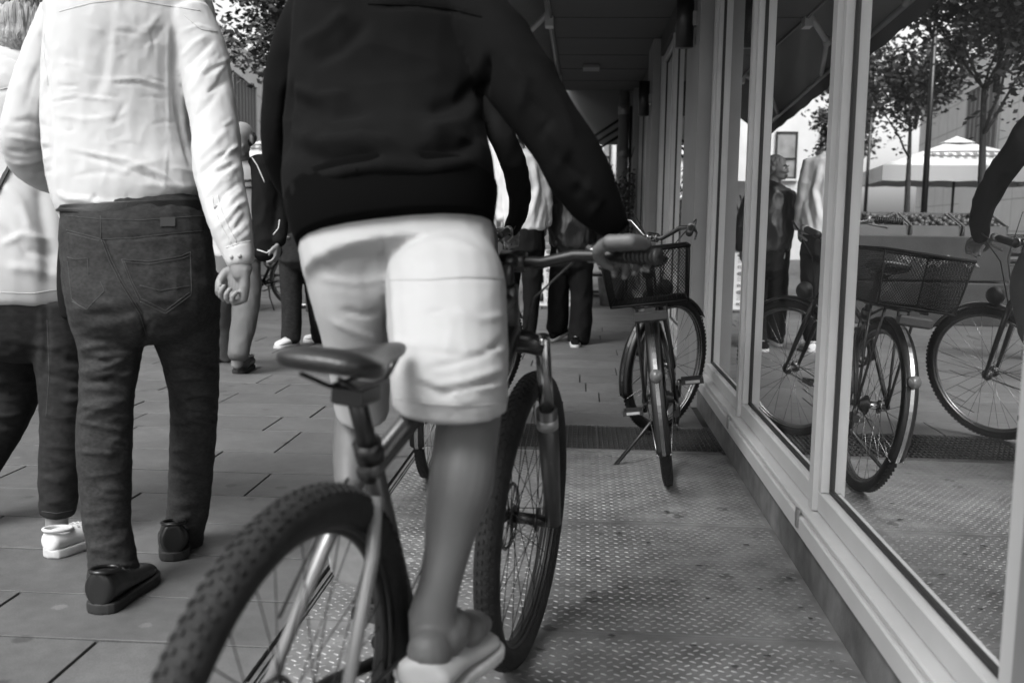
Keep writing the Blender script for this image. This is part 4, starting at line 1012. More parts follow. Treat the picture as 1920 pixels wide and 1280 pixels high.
# ------------------------------------------------------------------ bicycles placed
rc = G(1253,903); fc_ = G(1232,812)
yaw = math.atan2(fc_.y-rc.y, fc_.x-rc.x)
city = bicycle('city', (rc.x,rc.y-.02,0), math.pi/2-R(4.5), R(-7.5), R(-37), 'parked city bicycle with wire basket leaning on its kickstand beside the glass', crank=R(150), wb=1.03, Rw=.345)
b2 = copy_tree(city); b2.matrix_world = Matrix.Translation(G(560,588)+Vector((-.15,.6,0))) @ Matrix.Rotation(R(188),4,'Z') @ Matrix.Rotation(R(-3),4,'X'); b2['label'] = 'bicycle standing side on between the two market stalls, one wheel showing'
b3 = copy_tree(city); b3.matrix_world = Matrix.Translation((-.60,4.0,0)) @ Matrix.Rotation(R(88),4,'Z') @ Matrix.Rotation(R(2),4,'X'); b3['label'] = 'bicycle ridden by the person in black, hidden behind the foreground cyclist'
mtb = bicycle('mtb', (-.396,1.255,0), math.pi/2-R(13.9), R(3.3), R(3), 'black mountain bicycle ridden by the cyclist in white shorts, thick knobbly tyres', crank=R(175), wb=1.09, Rw=.352)

GRIP_R = mtb.matrix_world @ GRIP_LOCAL; GRIP_RX = (mtb.matrix_world @ GRIP_END)-GRIP_R
print('GRIP', proj(np.array([list(GRIP_R)])), GRIP_R)

# ================================================================== PEOPLE
def add_px(mb, pts, **k): chain3(mb, px_rows(pts), **k)

# ---------------------------------------------------------------- man in the white shirt
h1 = G(184,1152); t1 = G(272,1086)
p1 = person((h1.x+.1,h1.y+.1,0), 'tall man seen from behind in white long sleeved shirt and dark jeans')
sh_t = [(240,-48,2.86,70,.8),(240,-22,2.86,120,.66),(246,12,2.85,150,.6),(244,60,2.83,150,.6),(228,130,2.81,138,.64),(222,220,2.79,134,.66),(228,300,2.77,134,.68),(242,352,2.76,135,.7),(252,384,2.76,131,.7)]
sh_la = [(128,35,2.86,52,.95),(92,105,2.86,47,.95),(62,190,2.85,45,.95),(44,258,2.84,41,.95),(62,306,2.90,39,.9),(115,330,2.99,36,.9),(165,322,3.05,28,.9)]
sh_ra = [(345,42,2.85,56,.95),(378,98,2.83,47,.95),(391,170,2.80,45,.95),(404,240,2.77,44,.95),(408,310,2.73,45,.95),(420,372,2.69,42,.95),(435,430,2.65,38,.95),(452,492,2.62,25,.95)]
jn_w = [(252,390,2.76,131,.7),(256,430,2.75,135,.74),(262,500,2.74,136,.78),(268,560,2.73,134,.8),(272,600,2.74,126,.74)]
jn_l = [(200,520,2.72,78,1.0),(203,600,2.70,68,1.0),(207,660,2.68,56,1.0),(200,740,2.66,49,1.0),(196,820,2.65,50,1.0),(197,900,2.65,47,1.0),(200,970,2.64,43,1.0),(210,1040,2.64,43,1.0),(213,1072,2.64,46,1.0),(213,1094,2.64,47,1.0)]
jn_r = [(335,520,2.78,76,1.0),(345,600,2.80,66,1.0),(358,680,2.86,51,1.0),(364,757,2.92,44,1.0),(360,850,2.98,41,1.0),(353,950,3.02,38,1.0),(344,1006,3.04,36,1.0),(342,1024,3.04,37,1.0)]
body = MB()
for c in (sh_t,sh_la,sh_ra,jn_w[:3],jn_l,jn_r): chain3(body, px_rows(c), scale=.7)
add_px(body, [(248,-30,2.88,44,1.0),(252,-85,2.90,40,1.0),(256,-120,2.92,40,1.0)])
hc = W(256,-150,2.95); Mh = head_shells(body, hc, R(-10), 0)
wr = W(450,490,2.62)
add_px(body, [(430,430,2.65,24,1),(452,502,2.62,21,.9),(456,512,2.62,20,.8)])
hand_shells(body, W(452,498,2.62), W(440,600,2.66)-W(452,500,2.62), Vector((-.6,-.7,0)), .98, .98, right=True, thumb=.9)
for q in (jn_l[-1], ): add_px(body, [(216,1060,2.64,24,1),(216,1120,2.66,24,1)])
add_px(body, [(344,990,3.04,20,1),(344,1040,3.07,20,1)])
fuse(body,'body',M_skin,p1,.0036,2)
head_parts(p1,hc,Mh); hair_shell(p1,hc,Mh,1,'short',M_dhair)
mb = MB()
for c in (sh_t,sh_la,sh_ra): add_px(mb,c,exp=2.15 if c is sh_t else 2.0)
# collar
add_px(mb,[(246,-56,2.88,50,1.0),(248,-30,2.88,56,.95)])
shirt = fuse(mb,'shirt',M_shirt,p1,.0062,4)
rumple(shirt,.0013,7,(1,1,1.2),3); rumple(shirt,.0012,16,(1.4,1.4,.8),9)
creases(shirt, [(a_,b_*.8,c_*.6) for a_,b_,c_ in [
 ([(205,40),(200,90),(190,150),(170,200)],16,-.006),([(215,45),(212,120),(205,180)],9,.003),([(90,90),(88,160),(95,230),(98,330)],7,-.012),
 ([(328,60),(325,130),(332,200),(345,260),(362,330)],7,-.016),([(317,40),(314,150),(318,260),(308,345)],4,.004),([(322,60),(320,200),(313,350)],3,-.003),
 ([(92,192),(125,186),(150,182)],4,-.006),([(92,190),(140,180),(200,186),(212,184)],4,.005),([(205,150),(260,148),(312,163)],4,.006),([(205,157),(260,155),(310,172)],5,-.004),
 ([(130,278),(180,290),(240,300),(310,330),(370,372)],5,.006),([(130,285),(200,302),(290,335),(350,372)],6,-.006),([(105,360),(125,374),(170,372),(180,378)],5,.008),([(120,366),(160,378),(230,382),(330,376)],7,.010),([(180,366),(172,378)],4,-.008),
 ([(215,330),(260,310),(300,300)],8,.004),([(115,110),(135,150),(150,178)],8,.005),([(250,70),(275,60),(300,25)],7,.005),([(258,90),(290,75),(310,45)],6,-.004),([(100,215),(160,225),(230,215)],7,.004),
 ([(108,160),(150,162)],4,-.004),([(235,190),(215,230),(240,215)],6,-.004),([(130,330),(190,322),(250,330)],8,-.004),([(260,345),(330,350),(375,352)],8,.006),
 ([(340,60),(372,48),(408,60)],4,.005),([(345,130),(380,95),(405,72)],7,-.007),([(338,110),(365,80),(390,66)],6,.006),([(352,180),(385,130),(408,100)],8,.006),([(356,230),(395,190),(420,150)],9,-.006),
 ([(368,300),(400,270),(428,240)],8,.007),([(372,330),(405,300),(436,275)],7,-.008),([(385,370),(420,330),(448,310)],7,.008),([(392,400),(425,362),(454,338)],7,-.008),([(402,432),(438,395),(464,372)],6,.007),([(415,455),(445,425),(468,402)],6,-.006),([(424,462),(470,448)],4,-.008),([(360,270),(372,330),(392,400),(405,440)],6,.005),
 ([(80,110),(60,150),(50,200)],8,-.006),([(95,120),(75,180),(68,230)],7,.006),([(20,230),(55,225),(92,240)],7,-.007),([(12,255),(50,262),(92,270)],6,.008),([(12,282),(50,288),(95,275)],6,-.010),([(25,306),(60,306),(95,292)],6,.009),([(40,320),(70,325),(98,320)],5,-.007),([(75,60),(82,90),(84,110)],5,-.008)]])
rg = random.Random(12); fine = []
for i in range(34):
    x_, y_ = rg.uniform(105,330), rg.uniform(40,375); a = rg.uniform(-.35,.35) if rg.random() < .7 else rg.uniform(1.0,2.0); L_ = rg.uniform(18,60)
    fine.append(([(x_,y_),(x_+L_*.5*math.cos(a)+rg.uniform(-4,4),y_+L_*.5*math.sin(a)+rg.uniform(-4,4)),(x_+L_*math.cos(a),y_+L_*math.sin(a))],rg.uniform(2.2,4),rg.choice((-1,1))*rg.uniform(.0008,.0022)))
for i in range(26):
    f = rg.uniform(0,1); y_ = 90+f*380; x_ = 385+f*62+rg.uniform(-25,15); L_ = rg.uniform(20,45); a = rg.uniform(-1.0,-.4)
    fine.append(([(x_,y_),(x_+L_*.5*math.cos(a)+rg.uniform(-3,3),y_+L_*.5*math.sin(a)),(x_+L_*math.cos(a),y_+L_*math.sin(a))],rg.uniform(2.2,4),rg.choice((-1,1))*rg.uniform(.002,.004)))
creases(shirt,fine)
bv = bvh_of(shirt)
seam(bv,[[(110,22),(170,6),(240,-2),(310,10),(375,20)],[(345,28),(375,54),(408,60)],[(84,48),(82,100),(90,160)]],.0011,'seam',mat('shirt_seam',.6,.9),shirt)
seam(bv,[[(398,368),(402,395),(418,430),(437,462)],[(408,366),(415,395),(428,425),(444,455)],[(424,464),(448,456),(470,452)],[(430,500),(455,502),(476,498)]],.0016,'placket',mat('shirt_seam',.6,.9),shirt)
for q in ((404,388),(434,482),(449,480)):
    m = MB(); s_ = on_surface(bv,[q],.001)
    if s_: n_ = (CAM-s_[0]).normalized(); m.cyl(s_[0]-n_*.001,s_[0]+n_*.002,.0055,14); m.build('button',mat('shirt_button',.35,.4),shirt)
mb = MB()
for c in (jn_w,jn_l,jn_r): add_px(mb,c,exp=2.2 if c is jn_w else 2,cap=.5 if c is jn_w else .08)
jeans = fuse(mb,'jeans',M_denim,p1,.0062,6)
rumple(jeans,.0022,11,(1,1,1.6),5)
kn = []
rg = random.Random(4)
def leg_folds(c, y0, y1, n, amp, wd=6, tilt=14):
    A = np.array(c,float); o = []
    for i in range(n):
        y = y0+(y1-y0)*(i+rg.uniform(.2,.8))/n; cx = np.interp(y,A[:,1],A[:,0]); w_ = np.interp(y,A[:,1],A[:,3]); t_ = rg.uniform(-tilt,tilt)
        a, b = (-1,rg.uniform(-.2,.9)) if rg.random() < .5 else (rg.uniform(-.9,.2),1)
        o.append(([(cx+w_*a,y+t_*a),(cx+w_*(a+b)/2,y+t_*(a+b)/2+rg.uniform(-4,6)),(cx+w_*b,y+t_*b)],wd*rg.uniform(.7,1.2),amp*rg.choice((1,1,-1))*rg.uniform(.6,1.2)))
    return o
kn += leg_folds(jn_l,640,860,13,.007)+leg_folds(jn_l,880,1070,9,.005)+leg_folds(jn_r,650,800,14,.008,5)+leg_folds(jn_r,820,1000,8,.004)+leg_folds(jn_l,560,640,4,.004,8)+leg_folds(jn_r,560,640,3,.004,8)
kn += [([(190,430),(212,490),(240,545),(268,590),(275,640)],5,-.008),([(282,600),(270,640),(262,690)],6,-.008),([(150,700),(190,690),(240,670)],6,.008),([(152,722),(200,712),(246,690)],6,-.008),([(148,790),(180,770),(244,745)],7,.008),([(160,560),(210,570),(255,620)],9,.006),([(130,432),(185,446),(190,450),(250,446),(380,434)],3,-.003)]
creases(jeans,kn)
bv = bvh_of(jeans)
seam(bv,[[(122,404),(180,410),(260,413),(385,404)],[(124,431),(160,440),(190,448),(250,446),(320,438),(380,432)],[(126,436),(160,445),(190,453)],[(188,404),(189,448)],[(190,450),(205,490),(225,530),(262,590),(274,628)],[(194,450),(210,490),(230,530),(266,588)],
 [(126,482),(140,486),(164,484)],[(164,484),(166,515)],[(126,490),(134,560),(150,575)],[(135,565),(162,580),(196,545),(188,528)],[(228,486),(280,490),(340,480),(357,472)],[(229,491),(280,495),(340,485),(357,478)],[(228,486),(245,530),(262,565)],[(232,488),(249,530),(266,562)],[(357,472),(358,510),(359,550)],[(262,565),(310,588),(359,552)],[(266,560),(310,582),(354,549)],[(262,535),(300,545),(358,535)]],.0009,'stitching',M_stitch,jeans,.0008)
seam(bv,[[(176,1070),(200,1077),(250,1072)]],.0016,'stitching',M_denim,jeans)
mb = MB(); 
for i in range(1): pass
rows_ = px_rows([(252,380,2.76,134.5,.715),(253,392,2.76,135.5,.722),(253,403,2.76,136,.727)]); chain3(mb,rows_,n=48,cap=.02,exp=2.2); mb.build('belt',M_belt,p1)
bv2 = bvh_of([o for o in bpy.data.objects if o.name.startswith('belt')][0])
for x_ in (157,214,354):
    m = MB(); q = on_surface(bv2,[(x_-5,379),(x_+6,379),(x_+3,412),(x_-7,412)],.004)
    if len(q) == 4:
        q2 = on_surface(bv,[(x_-9,414),(x_+2,414)],.004); q = q[:2]+(q2[::-1] if len(q2)==2 else q[2:]); m.add(q,[(0,1,2,3)]); lo = m.build('belt_loop',M_denim2,p1); s_ = lo.modifiers.new('t','SOLIDIFY'); s_.thickness = .003
m = MB(); q = on_surface(bv,[(300,408),(328,407),(328,424),(301,425)],.002)
if len(q) == 4: m.add(q,[(0,1,2,3)]); lo = m.build('leather_patch',mat('patch',.045,.6),p1); s_ = lo.modifiers.new('t','SOLIDIFY'); s_.thickness = .002
sh = shoe(p1,h1,h1+(t1-h1).normalized()*.285,M_leather,M_sole,.088,.052,high=.035,sole_h=.03)
h1b = G(326,1052); shoe(p1,h1b,h1b+Vector((-.10,.26,0)),M_leather,M_sole,.09,.05,high=.035,sole_h=.03)
m = MB(); add_px(m,[(196,1078,2.63,17,.8),(197,1092,2.63,17,.8)]); m.build('sock',M_sneak,p1)

# ---------------------------------------------------------------- woman at the far left
h2 = G(90,1046); t2 = G(186,1012)
p2 = person((h2.x-.2,h2.y+.1,0), 'woman with grey bob hair, white blouse and shoulder strap, walking at the left edge')
bl_t = [(60,108,3.22,44,.85),(52,132,3.22,92,.7),(48,175,3.20,112,.66),(45,250,3.18,108,.7),(48,330,3.16,108,.72),(50,420,3.14,122,.76),(48,500,3.12,130,.78),(46,552,3.12,132,.78)]
bl_ra = [(128,150,3.20,40,.95),(150,230,3.20,36,.95),(165,310,3.20,33,.95),(168,390,3.18,28,.95),(160,450,3.16,22,.9)]
bl_la = [(-42,150,3.22,40,.95),(-66,240,3.2,36,.95),(-80,330,3.18,33,.95),(-78,420,3.12,26,.95),(-60,480,3.1,22,.9)]
jw_w = [(45,520,3.12,122,.76),(48,580,3.12,120,.8),(52,640,3.12,108,.8)]
jw_r = [(105,570,3.10,62,1.0),(118,660,3.09,54,1.0),(124,740,3.08,48,1.0),(120,820,3.07,43,1.0),(112,900,3.06,38,1.0),(107,964,3.06,31,1.0)]
jw_l = [(0,570,3.16,72,1.0),(8,650,3.22,70,1.0),(15,720,3.26,60,1.0),(-12,800,3.20,52,1.0),(-52,880,3.16,44,1.0),(-95,960,3.12,36,1.0)]
body = MB()
for c in (bl_t,bl_ra,bl_la,jw_w[:2],jw_r,jw_l): chain3(body, px_rows(c), scale=.7)
add_px(body,[(62,125,3.23,34,1),(66,80,3.24,32,1),(72,50,3.25,34,1)]); hc = W(76,26,3.26); Mh = head_shells(body,hc,R(-35),-.05,.98)
add_px(body,[(107,950,3.06,21,1),(106,990,3.06,20,1),(104,1020,3.07,20,1)]); add_px(body,[(-95,950,3.12,20,1),(-115,1010,3.1,20,1)])
hand_shells(body,W(158,452,3.15),Vector((-.02,.02,-1)),Vector((-.9,.3,0)),.88,.4,right=True); hand_shells(body,W(-62,482,3.1),Vector((.02,.02,-1)),Vector((.9,.3,0)),.88,.4,right=False)
fuse(body,'body',M_skin,p2,.006,3); head_parts(p2,hc,Mh,.95); hair_shell(p2,hc,Mh,1.0,'bob',M_hair,3); strands(p2,hc,Mh,1.02,M_hair,5,700)
mb = MB(); [add_px(mb,c) for c in (bl_t,bl_ra,bl_la)]; add_px(mb,[(60,112,3.22,38,.9),(62,100,3.22,34,.9)])
bls = fuse(mb,'blouse',M_shirt,p2,.008,5); rumple(bls,.0035,6,(1,1,.8),13)
creases(bls,[([(70,330),(78,400),(92,470),(90,540)],14,-.012),([(0,340),(40,380),(60,440)],10,.008),([(0,420),(50,470),(110,480)],9,-.008),([(10,500),(60,505),(120,520)],10,.007),([(0,130),(30,150),(60,160)],8,.006),([(20,200),(5,260)],9,-.008),([(0,460),(40,440),(100,450)],7,.006),([(-20,175),(30,165),(80,170)],5,-.004)])
bv = bvh_of(bls); seam(bv,[[(0,168),(30,160),(60,158),(100,165)],[(0,548),(60,550),(125,540)]],.0012,'seam',mat('shirt_seam',.6,.9),bls)
mb = MB(); [add_px(mb,c,cap=.5 if c is jw_w else .08) for c in (jw_w,jw_r,jw_l)]; jw = fuse(mb,'jeans',M_denim2,p2,.008,5); rumple(jw,.002,9,(1,1,1.5),2)
creases(jw,leg_folds(jw_r,650,800,9,.007)+leg_folds(jw_l,640,800,9,.007)+leg_folds(jw_r,820,950,5,.004)+[([(85,560),(88,640),(84,700)],5,-.01)])
seam(bvh_of(jw),[[(78,958),(106,962),(136,956)],[(88,600),(92,700),(86,780)]],.001,'stitching',M_stitch,jw)
sh = shoe(p2,h2,h2+(t2-h2).normalized()*.265,M_sneak,M_wsole,.085,.046,high=.0,sole_h=.028)
h2b = G(-115,1030); shoe(p2,h2b,h2b+Vector((-.02,.25,0)),M_sneak,M_wsole,.085,.046)
t = empty('shoulder_bag', W(130,520,3.0), 'dark shoulder bag hanging between the woman and the man, strap across her blouse', 'bag')
mb = MB(); add_px(mb,[(128,430,3.03,10,1.5),(128,470,3.02,18,2.2),(130,540,3.0,22,2.4),(132,590,3.0,18,2.2)]); fuse(mb,'body',M_blackcloth,t,.006,4)
bv = bvh_of(bls); q = on_surface(bv,dens([(-30,405),(-5,350),(25,292),(60,232),(95,180)],8),.004)
m = MB(); vs = []
for k, p in enumerate(q): a = Vector((.014,0,.010)); vs += [p-a,p+a]
m.add(vs,[(2*i,2*i+1,2*i+3,2*i+2) for i in range(len(q)-1)]); o_ = m.build('strap',M_belt,t); s_ = o_.modifiers.new('t','SOLIDIFY'); s_.thickness = .003

# ---------------------------------------------------------------- cyclist in the foreground
p3 = person((-.2,1.85,.3), 'cyclist standing on the pedals in dark zip jacket and white shorts, seen from behind')
jk_t = [(745,-95,2.22,70,.9),(742,-60,2.20,130,.75),(742,-15,2.17,172,.62),(736,50,2.14,182,.6),(728,130,2.10,180,.6),(722,220,2.05,184,.62),(726,300,1.99,192,.70),(733,360,1.93,198,.78),(738,392,1.91,196,.80)]
jk_b = [(736,378,1.92,199,.80),(739,412,1.90,192,.80),(742,440,1.89,185,.79)]
jk_ra = [(868,15,2.14,75,.9),(918,70,2.10,70,.9),(975,150,2.06,66,.9),(1028,232,2.04,62,.9),(1078,315,2.04,60,.95),(1115,375,2.05,50,.95),(1150,425,2.07,30,.95)]
jk_la = [(612,20,2.16,70,.9),(566,90,2.16,54,.9),(545,170,2.17,50,.9),(538,250,2.20,48,.9),(548,320,2.26,44,.9),(590,380,2.32,38,.9),(640,425,2.36,30,.9)]
so_w = [(742,424,1.93,176,.5),(746,462,1.88,182,.62),(751,505,1.85,178,.66)]
so_r = [(815,452,1.93,90,.6),(824,495,1.85,104,.72),(836,540,1.79,112,1.0),(840,610,1.71,113,1.1),(842,690,1.65,110,1.12),(843,725,1.62,109,1.12),(842,757,1.62,108,1.1)]
so_l = [(655,462,1.88,94,1.0),(657,530,1.88,80,1.15),(664,595,1.90,68,1.3),(671,654,1.93,60,1.35),(676,712,1.97,54,1.3),(679,771,2.0,50,1.25)]
lg_r = [(880,700,1.64,66,.95),(880,770,1.63,61,.95),(872,840,1.61,60,.98),(863,910,1.58,61,1.0),(848,975,1.56,52,1.0),(837,1040,1.54,43,1.0),(823,1100,1.52,40,1.0),(812,1150,1.51,45,1.0),(818,1200,1.51,50,1.05)]
lg_l = [(672,690,2.02,42,1.0),(666,780,2.02,38,1.0),(660,850,1.99,36,1.0),(655,910,1.95,28,1.0)]
body = MB()
for c in (jk_t,jk_ra,jk_la): chain3(body, px_rows(c), scale=.62)
chain3(body, px_rows(so_w), scale=.45)
add_px(body,so_r,scale=.5); add_px(body,so_l[1:],scale=.5); add_px(body,lg_r); add_px(body,lg_l)
hr = W(782,1318,1.43)
for dx,dy,dz,rx,ry,rz in ((.012,.045,.062,.036,.042,.042),(.03,.10,.075,.042,.06,.038),(.045,.16,.05,.045,.06,.026),(.055,.21,.04,.042,.05,.02)): body.ell(hr+Vector((dx,dy,dz)),(rx,ry,rz))
add_px(body,[(818,1190,1.51,47,1.0),(812,1245,1.50,44,1.0)])
for a,b,y_,r_ in ((779,1150,1.51,15),(846,1146,1.52,13)): c = W(a,b,y_); body.ell(c,[r_/ppm(c)]*3)
add_px(body,[(745,-80,2.24,50,1),(748,-140,2.27,48,1),(750,-170,2.29,46,1)]); hc = W(752,-205,2.33); Mh = head_shells(body,hc,R(0),-.1)
gr_ = W(1180,438,2.07)
GR = GRIP_R; hand_shells(body,GR+Vector((-.03,-.085,.03)),Vector((.25,.9,-.12)),Vector((0,-.25,-1)),1.0,.72,right=True,thumb=.6)
hand_shells(body,W(638,425,2.36),Vector((-.1,.9,-.2)),Vector((0,0,-1)),1.0,.7,right=False)
fuse(body,'body',M_skinl,p3,.0038,3); head_parts(p3,hc,Mh); hair_shell(p3,hc,Mh,1,'short',M_dhair,8)
mb = MB(); [add_px(mb,c,exp=2.3 if c is jk_t else 2) for c in (jk_t,jk_ra,jk_la)]; add_px(mb,[(745,-100,2.24,62,1),(745,-70,2.22,70,1)])
jk = fuse(mb,'jacket',M_jacket,p3,.007,5); rumple(jk,.004,5,(1,1,1.3),21)
creases(jk,[([(545,165),(600,185),(660,180)],12,.012),([(550,190),(620,215),(700,205)],12,-.012),([(540,250),(600,270),(680,262),(760,275)],14,.014),([(545,275),(620,300),(720,290)],13,-.014),([(600,330),(700,310),(800,318),(900,300)],14,.012),([(580,120),(640,90),(690,40)],13,-.01),([(560,90),(610,60),(650,20)],13,.01),([(900,150),(860,190),(800,210)],13,-.012),([(905,190),(870,230),(790,250)],14,.012),([(912,250),(860,280),(780,290)],13,-.010),
 ([(700,14),(780,10),(850,20),(902,36)],4,-.005),([(915,100),(905,170),(912,240)],8,-.02),([(545,150),(535,230),(540,300)],8,-.02),([(950,110),(985,150),(975,215)],9,.006),([(990,180),(1030,225),(1010,262)],9,-.006),([(1020,235),(1060,280),(1045,325)],10,.007),([(1045,290),(1095,335),(1075,375)],9,-.007),([(1080,335),(1125,375),(1105,410)],7,.007),([(1000,120),(1050,190),(1080,260)],10,.005),([(560,380),(650,378),(760,362),(900,350)],8,.012),([(560,345),(640,350),(720,340)],12,-.01)])
seam(bvh_of(jk),[[(690,8),(780,10),(850,18),(903,32)]],.0014,'seam',M_rib,jk)
mb = MB(); add_px(mb,jk_b,n=48,exp=2.3,cap=.1); rb = mb.build('waistband',M_rib,p3)
mb = MB(); add_px(mb,[(1140,408,2.07,32,.95),(1158,434,2.07,27,.95)],n=28,cap=.1); mb.build('cuff',M_rib,p3)
mb = MB(); [add_px(mb,c,exp=2.3,cap=.06) for c in (so_w,so_r,so_l)]; add_px(mb,[(716,462,1.86,50,1.0),(716,515,1.84,48,1.0),(720,560,1.87,40,1.0)]); shs = fuse(mb,'shorts',M_shorts,p3,.0065,7); rumple(shs,.0018,6,(1,1,1.3),31)
creases(shs,[(a_,b_*.72,c_*.62) for a_,b_,c_ in [([(716,440),(722,520),(728,600),(732,700)],9,-.012),([(728,470),(735,560),(742,680),(745,760)],12,.008),([(735,525),(800,528),(870,522),(940,524)],4,-.004),([(640,580),(680,590),(715,585)],8,-.008),([(600,520),(660,530),(712,525)],9,.006),([(770,700),(820,722),(870,715),(948,690)],9,.010),([(780,715),(830,738),(880,728),(945,706)],7,-.011),([(800,690),(850,680),(900,665),(952,640)],9,-.009),([(840,742),(880,730),(948,722)],7,.010),([(765,735),(800,755),(850,758),(900,748)],8,.008),([(860,660),(910,655),(950,660)],7,.008),([(790,655),(850,665),(930,650),(952,620)],8,-.006),
 ([(850,580),(900,600),(952,590)],9,.006),([(842,582),(840,670)],4,.004),([(860,585),(862,670)],4,-.003),([(800,585),(830,583)],5,-.006),([(740,640),(790,650)],8,.006),([(620,600),(660,620),(715,640)],9,.007),([(630,690),(670,700),(720,690)],9,-.008),([(740,764),(800,778),(870,782),(948,776)],3,-.004),([(770,440),(850,450),(920,480)],12,.006),([(590,470),(640,500),(700,490)],12,.006)]])
bv = bvh_of(shs); seam(bv,[[(732,524),(800,524),(870,519),(946,521)],[(738,745),(800,757),(870,761),(948,756)]],.001,'seam',mat('short_seam',.4,.9),shs)
# shoes on the pedals
shoe(p3,hr,hr+Vector((.07,.26,-.02)),mat('pale_clog',.42,.7),M_wsole,.066,.058,high=.0,laces=False,sole_h=.02)
hl = W(648,960,1.93); shoe(p3,hl+Vector((0,-.03,.0)),hl+Vector((0,.12,-.20)),M_sneak,M_wsole,.095,.05)

# ---------------------------------------------------------------- helper for the distant walkers
def clothed(root, parts, skin, hc, yaw, hm, hs, pitch=0, s=1.0, vox=.010, roll=0, hands=(), base=.74):
    b = MB()
    for nm, m_, chs, am in parts:
        for c in chs: chain3(b, px_rows(c), scale=base)
    for c in skin: add_px(b, c)
    Mh = head_shells(b, hc, yaw, pitch, s, roll)
    for h in hands: hand_shells(b, *h[:3], **h[3])
    fuse(b,'body',M_skin,root,min(vox,.007),3)
    head_parts(root,hc,Mh,s)
    if hs: hair_shell(root,hc,Mh,s,hs,hm,4)
    res = []
    for nm, m_, chs, am in parts:
        mb = MB(); [add_px(mb,c) for c in chs]; o = fuse(mb,nm,m_,root,vox,4); rumple(o,am,7,(1.2,1.2,.7),len(nm)); res.append(o)
    return res
# black clad rider between the cyclist and the boy
Y4 = 4.37
p4 = person((-.58,4.37,0), 'person in black sleeved top riding away, seen between the cyclist and the boy')
clothed(p4, [('top',M_blackcloth,[[(838,130,Y4+.1,24,.9),(838,165,Y4+.1,62,.7),(842,230,Y4,66,.65),(846,320,Y4-.1,62,.7),(850,400,Y4-.15,64,.75)],[(895,185,Y4+.08,27,.95),(930,235,Y4+.08,25,.95),(955,285,Y4+.1,24,.95),(971,340,Y4+.2,22,.95),(973,390,Y4+.3,19,.95),(958,432,Y4+.4,13,.95)],[(782,185,Y4+.08,27,.95),(765,260,Y4+.1,24,.95),(757,330,Y4+.2,20,.95),(762,420,Y4+.4,14,.95)]],.006),
 ('trousers',M_trous,[[(852,395,Y4-.15,60,.8),(866,440,Y4-.12,62,.85),(870,480,Y4-.1,58,.85)],[(895,430,Y4-.1,34,1),(905,500,Y4+.1,30,1),(885,570,Y4+.2,25,1),(868,650,Y4+.15,19,1),(862,720,Y4,16,1)],[(840,440,Y4-.1,34,1),(815,520,Y4+.1,28,1),(800,600,Y4+.2,22,1),(790,680,Y4+.1,17,1),(785,720,Y4,16,1)]],.005)],
 [[(838,150,Y4+.12,19,1),(838,110,Y4+.16,18,1)],[(862,700,Y4,12,1),(862,745,Y4,12,1)],[(785,700,Y4,12,1),(785,745,Y4,12,1)]],
 W(838,78,Y4+.2),R(5),M_dhair,'short',-.1,1.0, hands=((W(957,430,Y4+.4),Vector((0,.8,-.35)),Vector((0,-.2,-1)),dict(s=.95,curl=.6,right=True)),(W(762,420,Y4+.4),Vector((0,.8,-.35)),Vector((0,-.2,-1)),dict(s=.95,curl=.6,right=False))))
for x_ in (862,785): a = W(x_,772,Y4-.05); shoe(p4,a,a+Vector((0,.27,-.02)),M_leather,M_sole,.09,.048)
# bald man with light shirt and grey trousers walking towards the camera
f5 = G(445,700); Y5 = f5.y+.15
p5 = person((f5.x,Y5,0), 'bald man in light shirt, black jacket with white piping and grey trousers, facing the camera')
r5 = clothed(p5, [('shirt',mat('striped_shirt',.5,.85),[[(452,296,Y5,20,.8),(450,315,Y5,50,.7),(448,370,Y5,46,.75),(446,430,Y5,44,.8),(444,480,Y5,46,.8)]],.004),
 ('jacket',M_blackcloth,[[(484,300,Y5-.02,20,1.1),(494,345,Y5-.02,23,1.2),(497,400,Y5-.02,25,1.2),(500,450,Y5-.02,26,1.2),(503,478,Y5-.02,25,1.2)],[(410,308,Y5,20,1.1),(400,380,Y5,21,1.1),(398,440,Y5,21,1.1)],[(500,315,Y5+.02,17,1),(516,370,Y5+.02,17,1),(524,420,Y5-.03,15,1),(522,455,Y5-.08,12,1)]],.006),
 ('trousers',M_trous,[[(444,470,Y5,44,.8),(442,520,Y5,46,.85)],[(462,500,Y5,27,1),(462,560,Y5-.06,25,1),(456,610,Y5-.12,23,1),(446,668,Y5-.2,19,1)],[(424,500,Y5,27,1),(412,570,Y5+.12,22,1),(420,640,Y5+.28,17,1),(426,668,Y5+.35,15,1)]],.005)],
 [[(452,305,Y5-.02,16,1),(450,285,Y5-.05,17,1)],[(445,660,Y5-.2,11,1),(444,685,Y5-.18,11,1)],[(426,660,Y5+.35,9,1),(426,676,Y5+.35,9,1)]],
 W(453,262,Y5-.08),R(165),M_dhair,'rim',-.42,1.0,hands=((W(522,457,Y5-.08),Vector((-.1,-.2,-1)),Vector((-1,0,0)),dict(s=1,curl=.4,right=False)),(W(398,445,Y5),Vector((0,0,-1)),Vector((1,0,0)),dict(s=1,curl=.4,right=True))))
bv = bvh_of(r5[1]); seam(bv,[[(470,292),(482,310),(496,342)],[(482,468),(500,474),(512,464)],[(512,440),(522,428),(524,412)]],.004,'piping',M_sneak,r5[1],.001)
bv = bvh_of(r5[0]); seam(bv,[[(428,340),(470,338)],[(428,352),(470,351)],[(430,415),(472,414)],[(430,428),(472,427)]],.009,'stripe',mat('shirt_stripe',.08,.9),r5[0],0)
shoe(p5,f5+Vector((.0,.27,0)),f5+Vector((.01,-.02,0)),M_leather,M_sole,.09,.05); a = W(425,684,Y5+.5); a.z = .02; shoe(p5,a,a+Vector((-.05,-.26,0)),M_leather,M_sole,.09,.05)
